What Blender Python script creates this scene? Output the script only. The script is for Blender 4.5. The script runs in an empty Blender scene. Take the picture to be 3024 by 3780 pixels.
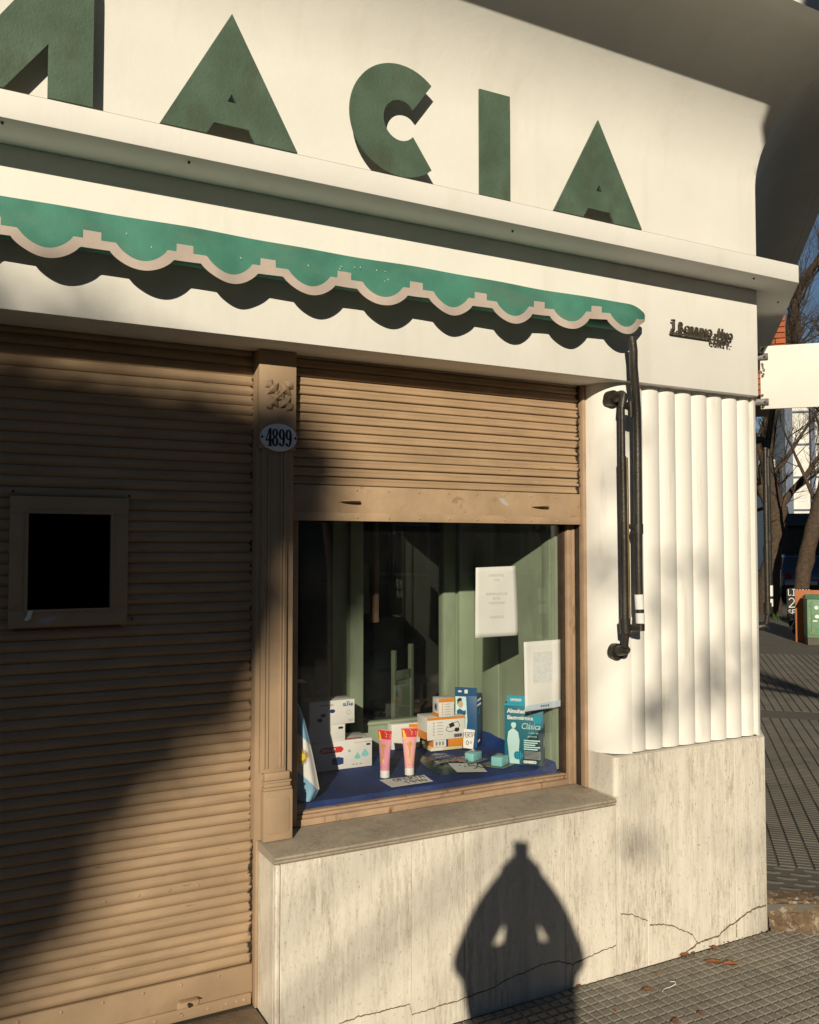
import bpy, bmesh, math, random
from mathutils import Vector, Matrix
R = math.radians
random.seed(7)
S = bpy.context.scene
COL = S.collection

# ------------------------------------------------------------------ camera
cam = bpy.data.cameras.new('camera')
cam.sensor_fit = 'VERTICAL'; cam.sensor_height = 24.0; cam.lens = 24.0*3260/3780
cam.clip_start = 0.03; cam.clip_end = 600
camo = bpy.data.objects.new('camera', cam); COL.objects.link(camo)
camo.location = (0, 0, 1.65); camo.rotation_euler = (R(92.33), 0, R(-28.0))
S.camera = camo
S.render.resolution_x = 819; S.render.resolution_y = 1024
# ------------------------------------------------------------------ sky, sun, exposure
SUN_EL, SUN_AZ = 18.3, 35.1            # light travels towards +x,+y at 35.1 deg from the facade normal
w = bpy.data.worlds.new('World'); S.world = w; w.use_nodes = True
wn = w.node_tree; bg = wn.nodes['Background']
sky = wn.nodes.new('ShaderNodeTexSky'); sky.sky_type = 'NISHITA'; sky.sun_disc = False
sky.sun_elevation = R(SUN_EL); sky.sun_rotation = R(180+SUN_AZ)
sky.air_density = 1.0; sky.dust_density = 0.1; sky.ozone_density = 3.0; sky.altitude = 100
wn.links.new(sky.outputs[0], bg.inputs[0]); bg.inputs[1].default_value = 0.05
sun = bpy.data.lights.new('sun', 'SUN'); sun.energy = 4.6; sun.angle = R(0.53); sun.color = (1.0, 0.882, 0.685)
suno = bpy.data.objects.new('sun', sun); COL.objects.link(suno)
suno.rotation_euler = (R(90-SUN_EL), 0, R(-SUN_AZ)); suno.location = (-12, -17, 9)
S.view_settings.view_transform = 'Standard'; S.view_settings.look = 'None'
S.view_settings.exposure = 0.0; S.view_settings.gamma = 1.0; S.view_settings.use_curve_mapping = False
S.render.engine = 'CYCLES'
S.cycles.max_bounces = 6; S.cycles.diffuse_bounces = 3; S.cycles.glossy_bounces = 3; S.cycles.transparent_max_bounces = 10; S.cycles.caustics_reflective = False; S.cycles.caustics_refractive = False
_e, _a = R(SUN_EL), R(SUN_AZ)
SV = Vector((math.sin(_a)*math.cos(_e), math.cos(_a)*math.cos(_e), -math.sin(_e)))   # direction the light travels

# ------------------------------------------------------------------ geometry of the place
F0 = 2.712                              # plane of the shop front
CX, CY = 3.195, F0                      # the 135 degree corner
U = Vector((.70711, .70711, 0)); N = Vector((.70711, -.70711, 0))   # along / out of the side-street wall
def side(t, o, z=0.0):
    return Vector((CX, CY, 0)) + U*t + N*o + Vector((0, 0, z))

# ------------------------------------------------------------------ materials
MATS = {}
def _mix(nt, fac, a, b, mode='MIX'):
    n = nt.nodes.new('ShaderNodeMix'); n.data_type = 'RGBA'; n.blend_type = mode
    for sock, val in ((n.inputs[0], fac), (n.inputs[6], a), (n.inputs[7], b)):
        if hasattr(val, 'is_linked'): nt.links.new(val, sock)
        else: sock.default_value = val if not isinstance(val, tuple) else (val + (1,))[:4]
    return n.outputs[2]
def _coord(nt, scale=(1, 1, 1), rnd=True):
    tc = nt.nodes.new('ShaderNodeTexCoord'); mp = nt.nodes.new('ShaderNodeMapping')
    mp.inputs['Scale'].default_value = scale
    nt.links.new(tc.outputs['Object'], mp.inputs[0])
    if not rnd: return mp.outputs[0]
    oi = nt.nodes.new('ShaderNodeObjectInfo'); ad = nt.nodes.new('ShaderNodeVectorMath'); ad.operation = 'ADD'
    ml = nt.nodes.new('ShaderNodeMath'); ml.operation = 'MULTIPLY'; ml.inputs[1].default_value = 37.0
    nt.links.new(oi.outputs['Random'], ml.inputs[0]); nt.links.new(mp.outputs[0], ad.inputs[0]); nt.links.new(ml.outputs[0], ad.inputs[1])
    return ad.outputs[0]
def _noise(nt, vec, scale, detail=3, rough=.55):
    n = nt.nodes.new('ShaderNodeTexNoise'); n.inputs['Scale'].default_value = scale
    n.inputs['Detail'].default_value = detail; n.inputs['Roughness'].default_value = rough
    nt.links.new(vec, n.inputs['Vector']); return n.outputs['Fac']
def _ramp(nt, fac, lo, hi):
    m = nt.nodes.new('ShaderNodeMapRange'); m.inputs[1].default_value = lo; m.inputs[2].default_value = hi
    nt.links.new(fac, m.inputs[0]); return m.outputs[0]
def mat(name, col, rough=.8, var=.12, scale=6, bump=.0, bscale=80, metal=0.0, stain=None, stain_lo=.55, stain_hi=.75,
        stain_scale=(4, 4, 4), spec=.35, trans=0.0, coat=0.0, tint=0.0):
    if name in MATS: return MATS[name]
    m = bpy.data.materials.new(name); m.use_nodes = True; nt = m.node_tree; b = nt.nodes['Principled BSDF']
    v = _coord(nt)
    n1 = _noise(nt, v, scale)
    dark = tuple(c*(1-var) for c in col); lite = tuple(min(1, c*(1+var)) for c in col)
    c = _mix(nt, _ramp(nt, n1, .3, .7), dark, lite)
    if tint:
        oi = nt.nodes.new('ShaderNodeObjectInfo')
        c = _mix(nt, _ramp(nt, oi.outputs['Random'], 0, 1), c, tuple(x*(1-tint) for x in col))
    if stain:
        n2 = _noise(nt, _coord(nt, stain_scale), 1.0, 4, .65)
        c = _mix(nt, _ramp(nt, n2, stain_lo, stain_hi), c, stain)
    nt.links.new(c, b.inputs['Base Color'])
    b.inputs['Roughness'].default_value = rough; b.inputs['Metallic'].default_value = metal
    b.inputs['Specular IOR Level'].default_value = spec
    if coat: b.inputs['Coat Weight'].default_value = coat
    if bump:
        bp = nt.nodes.new('ShaderNodeBump'); bp.inputs['Strength'].default_value = bump; bp.inputs['Distance'].default_value = .004
        nt.links.new(_noise(nt, v, bscale, 3, .6), bp.inputs['Height']); nt.links.new(bp.outputs[0], b.inputs['Normal'])
    MATS[name] = m; return m

WHITE = mat('white_wall_paint', (.80, .79, .745), .75, .035, 3.2, .22, 38, stain=(.69, .66, .585), stain_lo=.54, stain_hi=.92, stain_scale=(5.5, 5.5, 1.1))
REED = mat('white_pier_paint', (.80, .785, .74), .6, .03, 3, .05, 40, stain=(.60, .56, .48), stain_lo=.57, stain_hi=.82, stain_scale=(14, 14, 1.6))
GREEN = mat('sign_green_paint', (.080, .128, .090), .7, .2, 7, .5, 120, stain=(.066, .088, .055), stain_lo=.5, stain_hi=.72, stain_scale=(9, 9, 5))
AWN = mat('awning_green_canvas', (.068, .235, .175), .75, .18, 9, .25, 160, stain=(.12, .21, .15), stain_lo=.5, stain_hi=.8, stain_scale=(5, 5, 16))
TRIM = mat('awning_beige_binding', (.50, .42, .37), .85, .06, 20, .2, 200)
IRON = mat('dark_iron_paint', (.030, .026, .020), .42, .3, 25, .3, 90, stain=(.07, .055, .035), stain_lo=.62, stain_hi=.72, stain_scale=(40, 40, 18), spec=.5)
BRASS = mat('worn_brass_strip', (.22, .15, .06), .4, .2, 30, metal=.6)
BRONZE = mat('dark_bronze', (.10, .085, .06), .45, .25, 60, .2, 120, metal=.35)
def shutter_mat(name, col, worn_x, sharp=1.0):
    m = bpy.data.materials.new(name); m.use_nodes = True; nt = m.node_tree; b = nt.nodes['Principled BSDF']
    v = _coord(nt, (1, 1, 1)); vs = _coord(nt, (3, 30, 60))
    c = _mix(nt, _ramp(nt, _noise(nt, v, 5), .3, .7), tuple(x*.86 for x in col), tuple(x*1.1 for x in col))
    c = _mix(nt, _ramp(nt, _noise(nt, vs, 1.6, 6, .6), .56, .78), c, tuple(x*.72 for x in col))
    # scraped patches where the slat ends rub in the guide
    tc = nt.nodes.new('ShaderNodeTexCoord'); sx = nt.nodes.new('ShaderNodeSeparateXYZ'); nt.links.new(tc.outputs['Object'], sx.inputs[0])
    near = _ramp(nt, sx.outputs[0], worn_x-.055, worn_x)
    n3 = _noise(nt, _coord(nt, (30, 30, 55)), 1.0, 4)
    ad = nt.nodes.new('ShaderNodeMath'); ad.operation = 'ADD'; nt.links.new(near, ad.inputs[0]); nt.links.new(n3, ad.inputs[1])
    c = _mix(nt, _ramp(nt, ad.outputs[0], 1.22, 1.34), c, (.035, .028, .02))
    # hairline flaking
    n4 = _noise(nt, _coord(nt, (10, 10, 120)), 1.0, 4, .75)
    c = _mix(nt, _ramp(nt, n4, .67, .70), c, tuple(x*.40 for x in col))
    nt.links.new(c, b.inputs['Base Color']); b.inputs['Roughness'].default_value = .55; b.inputs['Specular IOR Level'].default_value = .3
    bp = nt.nodes.new('ShaderNodeBump'); bp.inputs['Strength'].default_value = .25*sharp; bp.inputs['Distance'].default_value = .003
    nt.links.new(_noise(nt, _coord(nt, (25, 60, 90)), 2.0, 6, .65), bp.inputs['Height']); nt.links.new(bp.outputs[0], b.inputs['Normal'])
    MATS[name] = m; return m
TANC = (.40, .282, .178)
TAN_L = shutter_mat('tan_shutter_paint', TANC, .953)
TAN_R = shutter_mat('tan_flaking_shutter_paint', (.41, .285, .175), 2.334, 1.8)
TAN = mat('tan_paint', (.41, .292, .188), .55, .08, 7, .2, 60, stain=(.30, .20, .12), stain_lo=.62, stain_hi=.8, stain_scale=(12, 12, 9))
TANW = mat('tan_weathered_wood_paint', (.39, .27, .178), .65, .14, 12, .4, 60, stain=(.14, .08, .045), stain_lo=.60, stain_hi=.70, stain_scale=(26, 26, 5))
DARKW = mat('bare_dark_wood', (.05, .032, .02), .8, .3, 20)
def travertine(name, col, dirt):
    m = bpy.data.materials.new(name); m.use_nodes = True; nt = m.node_tree; b = nt.nodes['Principled BSDF']
    c = _mix(nt, _ramp(nt, _noise(nt, _coord(nt, (22, 22, .8)), 1.0, 4), .3, .7), tuple(x*.88 for x in col), tuple(min(.9, x*1.06) for x in col))
    st = _ramp(nt, _noise(nt, _coord(nt, (80, 80, 11.0)), 1.0, 5, .85), .44, .62)
    band = _ramp(nt, _noise(nt, _coord(nt, (9, 9, 1.5)), 1.0, 3, .6), .36, .72)
    ml = nt.nodes.new('ShaderNodeMath'); ml.operation = 'MULTIPLY'; nt.links.new(st, ml.inputs[0]); nt.links.new(band, ml.inputs[1])
    c = _mix(nt, ml.outputs[0], c, dirt)
    pit = _noise(nt, _coord(nt, (170, 170, 60)), 1.0, 4, .75)
    c = _mix(nt, _ramp(nt, pit, .62, .71), c, (.22, .17, .115))
    nt.links.new(c, b.inputs['Base Color']); b.inputs['Roughness'].default_value = .6; b.inputs['Specular IOR Level'].default_value = .3
    bp = nt.nodes.new('ShaderNodeBump'); bp.inputs['Strength'].default_value = .6; bp.inputs['Distance'].default_value = .002; bp.invert = True
    nt.links.new(_ramp(nt, pit, .6, .72), bp.inputs['Height']); nt.links.new(bp.outputs[0], b.inputs['Normal'])
    MATS[name] = m; return m
TRAV = travertine('travertine_slab', (.77, .72, .625), (.40, .34, .26))
TRAVS = travertine('weathered_travertine_sill', (.42, .36, .285), (.20, .155, .11))
STEP = mat('worn_step_cement', (.22, .17, .12), .9, .2, 9, .6, 60)
MORTAR = mat('dark_repair_mortar', (.16, .12, .085), .95, .2, 40, .5, 90)
TILE = mat('cement_paving_tile', (.28, .255, .21), .9, .16, 30, .8, 220, stain=(.16, .14, .115), stain_lo=.5, stain_hi=.75, stain_scale=(9, 9, 9), tint=.22)
BED = mat('paving_mortar', (.12, .105, .085), .95, .2, 20, .5, 90)
WALK = mat('side_pavement_cement', (.15, .137, .118), .9, .18, 4, .5, 60, stain=(.10, .09, .075), stain_lo=.5, stain_hi=.7, stain_scale=(3, 3, 3), tint=.18)
ROAD = mat('asphalt', (.05, .05, .05), .9, .2, 10, .5, 80)
EARTH = mat('broken_cement_earth', (.17, .115, .07), .95, .35, 22, .9, 70, stain=(.32, .28, .22), stain_lo=.55, stain_hi=.62, stain_scale=(30, 30, 30))
ROOM = mat('darkened_room_paint', (.045, .038, .03), .9, .2, 3)  # near-black tone put into the walls to keep the interior dark
PANEL = mat('pale_green_gloss_paint', (.27, .33, .235), .5, .1, 5, .1, 40, stain=(.19, .22, .15), stain_lo=.55, stain_hi=.8, stain_scale=(7, 7, 2))
CLOTH = mat('royal_blue_cloth', (.007, .034, .16), .75, .3, 9, .5, 40)
PAPER = mat('white_paper', (.80, .80, .78), .85, .03, 6, .1, 20)
CARD = mat('white_card', (.78, .77, .74), .55, .03, 6)
INK = mat('black_ink', (.02, .02, .022), .6, .1)
FADED = mat('faded_pink_ink', (.56, .46, .44), .8, .05)
PALEB = mat('pale_blue_print', (.55, .66, .80), .8, .05)
ORANGE = mat('orange_print', (.75, .27, .03), .5, .06)
NAVY = mat('navy_print', (.02, .045, .16), .5, .1)
BLUE = mat('deep_blue_print', (.012, .085, .22), .45, .12)
TEAL = mat('teal_print', (.015, .16, .22), .45, .15)
CYAN = mat('bright_cyan_print', (.02, .33, .48), .45, .08)
DTEAL = mat('dark_teal_print', (.006, .04, .055), .45, .15)
AQUA = mat('aqua_plastic', (.26, .62, .64), .35, .08)
SKIN = mat('printed_skin', (.55, .37, .27), .6, .1)
PALEC = mat('pale_cyan_print', (.55, .80, .80), .6, .08)
GREY = mat('grey_print', (.42, .41, .40), .6, .1)
RED = mat('red_print', (.62, .035, .03), .5, .1)
PINK = mat('pink_tube_plastic', (.84, .42, .42), .35, .15, 5)
MAGENTA = mat('magenta_tube_plastic', (.74, .30, .40), .35, .15, 5)
YELLOW = mat('yellow_print', (.80, .60, .05), .5, .06)
GOLD = mat('gold_print', (.60, .33, .06), .5, .08)
SKYB = mat('flag_light_blue', (.22, .43, .62), .75, .1, 14, .15, 60)
FWHITE = mat('flag_white', (.78, .78, .76), .75, .05, 14, .15, 60)
ENAMEL = mat('white_enamel', (.80, .84, .92), .22, .04, 9, spec=.6, stain=(.10, .05, .03), stain_lo=.72, stain_hi=.74, stain_scale=(30, 30, 30))
SIGNW = mat('white_sign_paint', (.74, .73, .68), .6, .03, 4, .1, 30)
FLAKE = mat('flaked_sign_patch', (.13, .10, .07), .8, .3, 40)
BARK = mat('brown_bark', (.075, .052, .035), .95, .35, 16, 1.0, 40)
TWIG = mat('dark_twig', (.055, .04, .028), .9, .25, 10)
BRICK = mat('orange_brick', (.42, .12, .05), .85, .15, 14, .4, 60, tint=.25)
JOINT = mat('brick_joint', (.22, .17, .13), .95, .1)
BLDW = mat('white_building_render', (.74, .73, .68), .8, .06, 2)
BLDB = mat('blue_grey_pilaster', (.13, .16, .22), .7, .1)
GLASSD = mat('dark_window_glass', (.02, .025, .03), .12, .2, 2, spec=.6)
CABG = mat('utility_green_paint', (.14, .27, .16), .55, .15, 8, .2, 40, stain=(.35, .27, .17), stain_lo=.63, stain_hi=.68, stain_scale=(9, 9, 9))
BOARD = mat('orange_brown_board', (.36, .13, .05), .7, .15, 5)
CHALKB = mat('chalkboard_black', (.022, .022, .020), .8, .3, 12)
CHALK = mat('chalk', (.75, .73, .68), .95, .05)
CARP = mat('dark_blue_car_paint', (.012, .018, .05), .2, .1, 3, spec=.6, coat=.6)
RUBBER = mat('tyre_rubber', (.015, .015, .015), .8, .1)
TARP = mat('black_tarpaulin', (.012, .012, .013), .6, .2, 6)
LEAFD = mat('dark_green_leaf', (.05, .085, .025), .7, .3, 3)
LEAFB = mat('dead_brown_leaf', (.26, .10, .04), .8, .3, 30)
GRASS = mat('grass_green', (.06, .11, .03), .8, .3, 8)
CLOTHES = mat('dark_grey_jacket', (.05, .05, .055), .9, .15, 20)
SKINH = mat('skin', (.42, .26, .18), .6, .08, 12)
HAIR = mat('dark_hair', (.025, .018, .012), .6, .2, 60)
PHONE = mat('black_phone', (.02, .02, .02), .25, .1)
OPP = mat('street_house_render', (.20, .17, .14), .9, .1, 1)
def glass_mat(name, tint=(.93, .95, .93), gloss=1.0, ior=1.5, dust=0.0):
    m = bpy.data.materials.new(name); m.use_nodes = True; nt = m.node_tree
    for n in list(nt.nodes):
        if n.type == 'BSDF_PRINCIPLED': nt.nodes.remove(n)
    out = nt.nodes['Material Output']; tr = nt.nodes.new('ShaderNodeBsdfTransparent'); gl = nt.nodes.new('ShaderNodeBsdfGlossy')
    tr.inputs[0].default_value = tint + (1,); gl.inputs['Roughness'].default_value = .02
    gl.inputs['Color'].default_value = (gloss, gloss, gloss, 1)
    fr = nt.nodes.new('ShaderNodeFresnel'); ge = nt.nodes.new('ShaderNodeNewGeometry'); mr = nt.nodes.new('ShaderNodeMapRange')
    mr.inputs[3].default_value = ior; mr.inputs[4].default_value = 1/ior       # thin sheet: the same reflection from either side
    nt.links.new(ge.outputs['Backfacing'], mr.inputs[0]); nt.links.new(mr.outputs[0], fr.inputs[0])
    mx = nt.nodes.new('ShaderNodeMixShader'); nt.links.new(fr.outputs[0], mx.inputs[0]); nt.links.new(tr.outputs[0], mx.inputs[1]); nt.links.new(gl.outputs[0], mx.inputs[2])
    if dust:
        df = nt.nodes.new('ShaderNodeBsdfDiffuse'); df.inputs[0].default_value = (.7, .68, .62, 1); m2 = nt.nodes.new('ShaderNodeMixShader')
        nz = _noise(nt, _coord(nt, (5, 5, 2.2)), 1.0, 4, .7); mp2 = nt.nodes.new('ShaderNodeMapRange'); mp2.inputs[1].default_value = .35; mp2.inputs[2].default_value = .8; mp2.inputs[4].default_value = dust
        nt.links.new(nz, mp2.inputs[0]); nt.links.new(mp2.outputs[0], m2.inputs[0]); nt.links.new(mx.outputs[0], m2.inputs[1]); nt.links.new(df.outputs[0], m2.inputs[2]); mx = m2
    nt.links.new(mx.outputs[0], out.inputs[0]); MATS[name] = m; return m
GLASS = glass_mat('window_glass', (.985, .99, .985), dust=.007)
PANE = glass_mat('clear_glass', (.985, .99, .985))
FILM = glass_mat('clear_plastic', (.97, .98, .97), .8, 1.35)

# ------------------------------------------------------------------ mesh helpers
def _rootloc(parent):
    p = Vector((0, 0, 0)); o = parent
    while o is not None: p += o.location; o = o.parent
    return p
def tag(o, label=None, cat=None, group=None, kind=None):
    if label: o['label'] = label
    if cat: o['category'] = cat
    if group: o['group'] = group
    if kind: o['kind'] = kind
    return o
def thing(name, label, cat, loc=(0, 0, 0), group=None):
    o = bpy.data.objects.new(name, None); COL.objects.link(o); o.location = loc; o.empty_display_size = .1
    return tag(o, label, cat, group)
class MB:
    """collects shapes given in world coordinates; build() links them as one mesh object"""
    def __init__(s): s.v = []; s.f = []
    def add(s, vs, fs):
        k = len(s.v); s.v += [Vector(v) for v in vs]; s.f += [[i+k for i in f] for f in fs]; return s
    def box(s, x0, x1, y0, y1, z0, z1, M=None):
        vs = [Vector((x, y, z)) for z in (z0, z1) for y in (y0, y1) for x in (x0, x1)]
        if M: vs = [M @ v for v in vs]
        return s.add(vs, [(0, 2, 3, 1), (4, 5, 7, 6), (0, 1, 5, 4), (2, 6, 7, 3), (0, 4, 6, 2), (1, 3, 7, 5)])
    def prism(s, poly, a, b, fn):
        """poly: 2D points; fn(p, q, h) -> world; extruded from h=a to h=b"""
        n = len(poly); vs = [fn(p, q, a) for p, q in poly] + [fn(p, q, b) for p, q in poly]
        fs = [tuple(range(n))[::-1], tuple(range(n, 2*n))] + [(i, (i+1) % n, n+(i+1) % n, n+i) for i in range(n)]
        return s.add(vs, fs)
    def plan(s, poly, z0, z1): return s.prism(poly, z0, z1, lambda p, q, h: (p, q, h))
    def tube(s, pts, r, seg=10, cap=True):
        pts = [Vector(p) for p in pts]; rs = r if isinstance(r, (list, tuple)) else [r]*len(pts)
        vs = []; prev = None
        for i, p in enumerate(pts):
            d = (pts[min(i+1, len(pts)-1)] - pts[max(i-1, 0)]).normalized()
            if prev is None: a = d.orthogonal().normalized()
            else: a = (prev - d*prev.dot(d)).normalized()
            prev = a; b = d.cross(a)
            for k in range(seg):
                t = 2*math.pi*k/seg; vs.append(p + (a*math.cos(t)+b*math.sin(t))*rs[i])
        fs = [(i*seg+k, i*seg+(k+1) % seg, (i+1)*seg+(k+1) % seg, (i+1)*seg+k) for i in range(len(pts)-1) for k in range(seg)]
        if cap: fs += [tuple(range(seg))[::-1], tuple((len(pts)-1)*seg+k for k in range(seg))]
        return s.add(vs, fs)
    def disc(s, c, n, r, h, seg=16):
        c = Vector(c); n = Vector(n).normalized(); return s.tube([c, c+n*h], r, seg)
    def dome(s, c, n, r, h=None, seg=10):
        c = Vector(c); n = Vector(n).normalized(); h = h or r*.6
        return s.tube([c, c+n*h*.6, c+n*h*.92, c+n*h], [r, r*.8, r*.4, r*.02], seg, True)
    def grid(s, nu, nv, fn, closed=False):
        vs = [fn(i/nu, j/nv) for j in range(nv+1) for i in range(nu+1)]
        fs = [(j*(nu+1)+i, j*(nu+1)+i+1, (j+1)*(nu+1)+i+1, (j+1)*(nu+1)+i) for j in range(nv) for i in range(nu)]
        return s.add(vs, fs)
    def build(s, name, m, parent=None, bevel=0.0, smooth=None, seg=2, **tags):
        me = bpy.data.meshes.new(name); off = _rootloc(parent) if parent else Vector((0, 0, 0))
        me.from_pydata([v-off for v in s.v], [], s.f)
        bm = bmesh.new(); bm.from_mesh(me); bmesh.ops.recalc_face_normals(bm, faces=bm.faces)
        if bevel:
            bm.normal_update()
            es = [e for e in bm.edges if len(e.link_faces) == 2 and e.calc_face_angle(0) > R(30)]
            bmesh.ops.bevel(bm, geom=es, offset=bevel, segments=seg, profile=.5, affect='EDGES', clamp_overlap=True)
        bm.to_mesh(me); bm.free()
        me.materials.append(m)
        if smooth is not None or bevel:
            me.polygons.foreach_set('use_smooth', [True]*len(me.polygons)); me.set_sharp_from_angle(angle=R(smooth or 35))
        o = bpy.data.objects.new(name, me); COL.objects.link(o)
        if parent: o.parent = parent
        if tags: tag(o, **tags)
        return o
def single(name, mb, m, label, cat, group=None, origin=None, **kw):
    """a thing that is one mesh, its origin at its base"""
    if origin is None:
        xs = [v.x for v in mb.v]; ys = [v.y for v in mb.v]; zs = [v.z for v in mb.v]
        origin = ((min(xs)+max(xs))/2, (min(ys)+max(ys))/2, min(zs))
    o = mb.build(name, m, None, **kw); d = Vector(origin)
    o.data.transform(Matrix.Translation(-d)); o.location = d
    return tag(o, label, cat, group)
class Face:
    """a flat face: p(a, b, h) = o + u*a + v*b + n*h, for print and lettering"""
    def __init__(s, o, u, v=(0, 0, 1)):
        s.o = Vector(o); s.u = Vector(u).normalized(); s.v = Vector(v).normalized(); s.n = s.u.cross(s.v).normalized()
    def p(s, a, b, h=0.0): return s.o + s.u*a + s.v*b + s.n*h
    def poly(s, pts, h0=.0002, h1=.0006, mb=None):
        mb = mb or MB(); return mb.prism(pts, h0, h1, s.p)
    def rect(s, a0, b0, a1, b1, h0=.0002, h1=.0006, mb=None): return s.poly([(a0, b0), (a1, b0), (a1, b1), (a0, b1)], h0, h1, mb)
    def ell(s, a, b, ra, rb, h0=.0002, h1=.0006, mb=None, seg=20):
        return s.poly([(a+ra*math.cos(2*math.pi*k/seg), b+rb*math.sin(2*math.pi*k/seg)) for k in range(seg)], h0, h1, mb)
    def text(s, body, a, b, size, h=.0002, ext=.0003, sx=1.0, align='LEFT', shear=0.0, off=0.0, mb=None, spacing=1.0):
        mb = mb or MB(); cu = bpy.data.curves.new('t', 'FONT'); cu.body = body; cu.size = size; cu.extrude = ext
        cu.align_x = align; cu.resolution_u = 3; cu.shear = shear; cu.offset = off; cu.space_character = spacing
        ob = bpy.data.objects.new('t', cu); COL.objects.link(ob); dg = bpy.context.evaluated_depsgraph_get(); dg.update()
        me = bpy.data.meshes.new_from_object(ob.evaluated_get(dg))
        vs = [s.p(a+v.co.x*sx, b+v.co.y, h+ext+v.co.z) for v in me.vertices]
        mb.add(vs, [tuple(q.vertices) for q in me.polygons])
        bpy.data.objects.remove(ob); bpy.data.curves.remove(cu); bpy.data.meshes.remove(me)
        return mb
    def stroke(s, pts, wd, mb=None, h0=.0003, h1=.0008):
        mb = mb or MB()
        for (a0, b0), (a1, b1) in zip(pts, pts[1:]):
            d = math.hypot(a1-a0, b1-b0) or 1e-6; px, py = -(b1-b0)/d*wd/2, (a1-a0)/d*wd/2; ex, ey = (a1-a0)/d*wd*.3, (b1-b0)/d*wd*.3
            s.poly([(a0+px-ex, b0+py-ey), (a0-px-ex, b0-py-ey), (a1-px+ex, b1-py+ey), (a1+px+ex, b1+py+ey)], h0, h1, mb)
        return mb
    def script(s, body, a, b, size, wd, mb=None, sp=.75, h0=.0003, h1=.0008):
        mb = mb or MB()
        for ch in body:
            for st in STROKES.get(ch, []): s.stroke([(a+x*size, b+y*size) for x, y in st], wd, mb, h0, h1)
            a += size*sp
        return mb
def _arc(cx, cy, rx, ry, a0, a1, n=9): return [(cx+rx*math.cos(R(a0+(a1-a0)*k/n)), cy+ry*math.sin(R(a0+(a1-a0)*k/n))) for k in range(n+1)]
STROKES = {'O': [_arc(.28, .5, .26, .48, 80, 450, 12)], '0': [_arc(.26, .45, .24, .4, 100, 470, 12)], 'F': [[(.1, 0), (.1, 1), (.55, 1)], [(.1, .55), (.45, .55)]],
    'E': [[(.55, 0), (.1, .02), (.1, 1), (.55, 1)], [(.1, .52), (.45, .5)]], 'R': [[(.1, 0), (.1, 1)] + _arc(.15, .75, .35, .25, 90, -90, 7) + [(.55, 0)]],
    'T': [[(0, 1), (.6, .97)], [(.3, 1), (.28, 0)]], 'A': [[(0, 0), (.2, .9), (.4, 1), (.55, .8), (.55, 0)], [(.08, .45), (.55, .45)]],
    '1': [[(.1, .7), (.35, 1), (.33, 0)]], '9': [_arc(.3, .7, .22, .28, 20, 360, 9) + [(.5, .7), (.42, 0)]], '4': [[(.2, 1), (.05, .4), (.55, .42)], [(.45, .75), (.42, 0)]],
    '5': [[(.55, 1), (.15, 1), (.12, .6)] + _arc(.25, .33, .3, .3, 80, -140, 8)], '2': [_arc(.3, .72, .26, .28, 160, -40, 8) + [(.02, .02), (.6, .05)]],
    'L': [[(.1, 1), (.1, 0), (.5, .05)]], 'I': [[(.05, 1), (.45, 1)], [(.25, 1), (.25, 0)], [(.05, 0), (.45, 0)]], 'M': [[(.02, 0), (.08, 1), (.3, .5), (.52, 1), (.6, 0)]],
    'N': [[(.05, 0), (.08, 1), (.5, .05), (.53, 1)]], '=': [[(.05, .6), (.5, .63)], [(.05, .35), (.5, .38)]], 'S': [_arc(.3, .75, .22, .22, 30, 270, 8) + _arc(.3, .25, .24, .26, 90, -150, 8)],
    'Z': [[(.05, 1), (.5, 1), (.05, 0), (.55, .02)]], 'D': [[(.1, 0), (.1, 1)] + _arc(.12, .5, .42, .5, 90, -90, 9)],
    'U': [[(.05, 1), (.08, .2), (.28, 0), (.48, .2), (.5, 1)]], 'P': [[(.1, 0), (.1, 1)] + _arc(.15, .75, .35, .25, 90, -90, 7)], '.': [[(.1, 0), (.14, .04)]],
    '*': [[(.3, .1), (.3, .9)], [(.02, .35), (.58, .6)], [(.05, .7), (.55, .25)]], '$': [_arc(.3, .7, .22, .2, 30, 270, 8) + _arc(.3, .3, .24, .2, 90, -150, 8), [(.3, 0), (.3, 1)]]}
def path_plan(o, x0, t1, back):
    """plan outline of a band that follows the shop front and the side wall: front face offset o, back face offset back (both outward)"""
    k = .41421
    a = [(x0, F0-o), (CX+k*o, CY-o), tuple(side(t1, o)[:2])]
    b = [(x0, F0-back), (CX+k*back, CY-back), tuple(side(t1, back)[:2])]
    return a + b[::-1]
def sweep_profile(mb, prof, x0, t1):
    k = .41421; n = len(prof)
    A = [(x0, F0-o, z) for o, z in prof]; Bm = [(CX+k*o, CY-o, z) for o, z in prof]; Cs = [tuple(side(t1, o, z)) for o, z in prof]
    q = [(i, i+1, n+i+1, n+i) for i in range(n-1)]
    mb.add(A+Bm, q); mb.add(Bm+Cs, q)                    # two runs that meet in a crisp mitre
    return mb

# ================================================================== THE SETTING
gm = MB(); gm.box(-150, 250, -150, 250, -.5, -.02); gm.build('ground', WALK, kind='structure')
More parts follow.
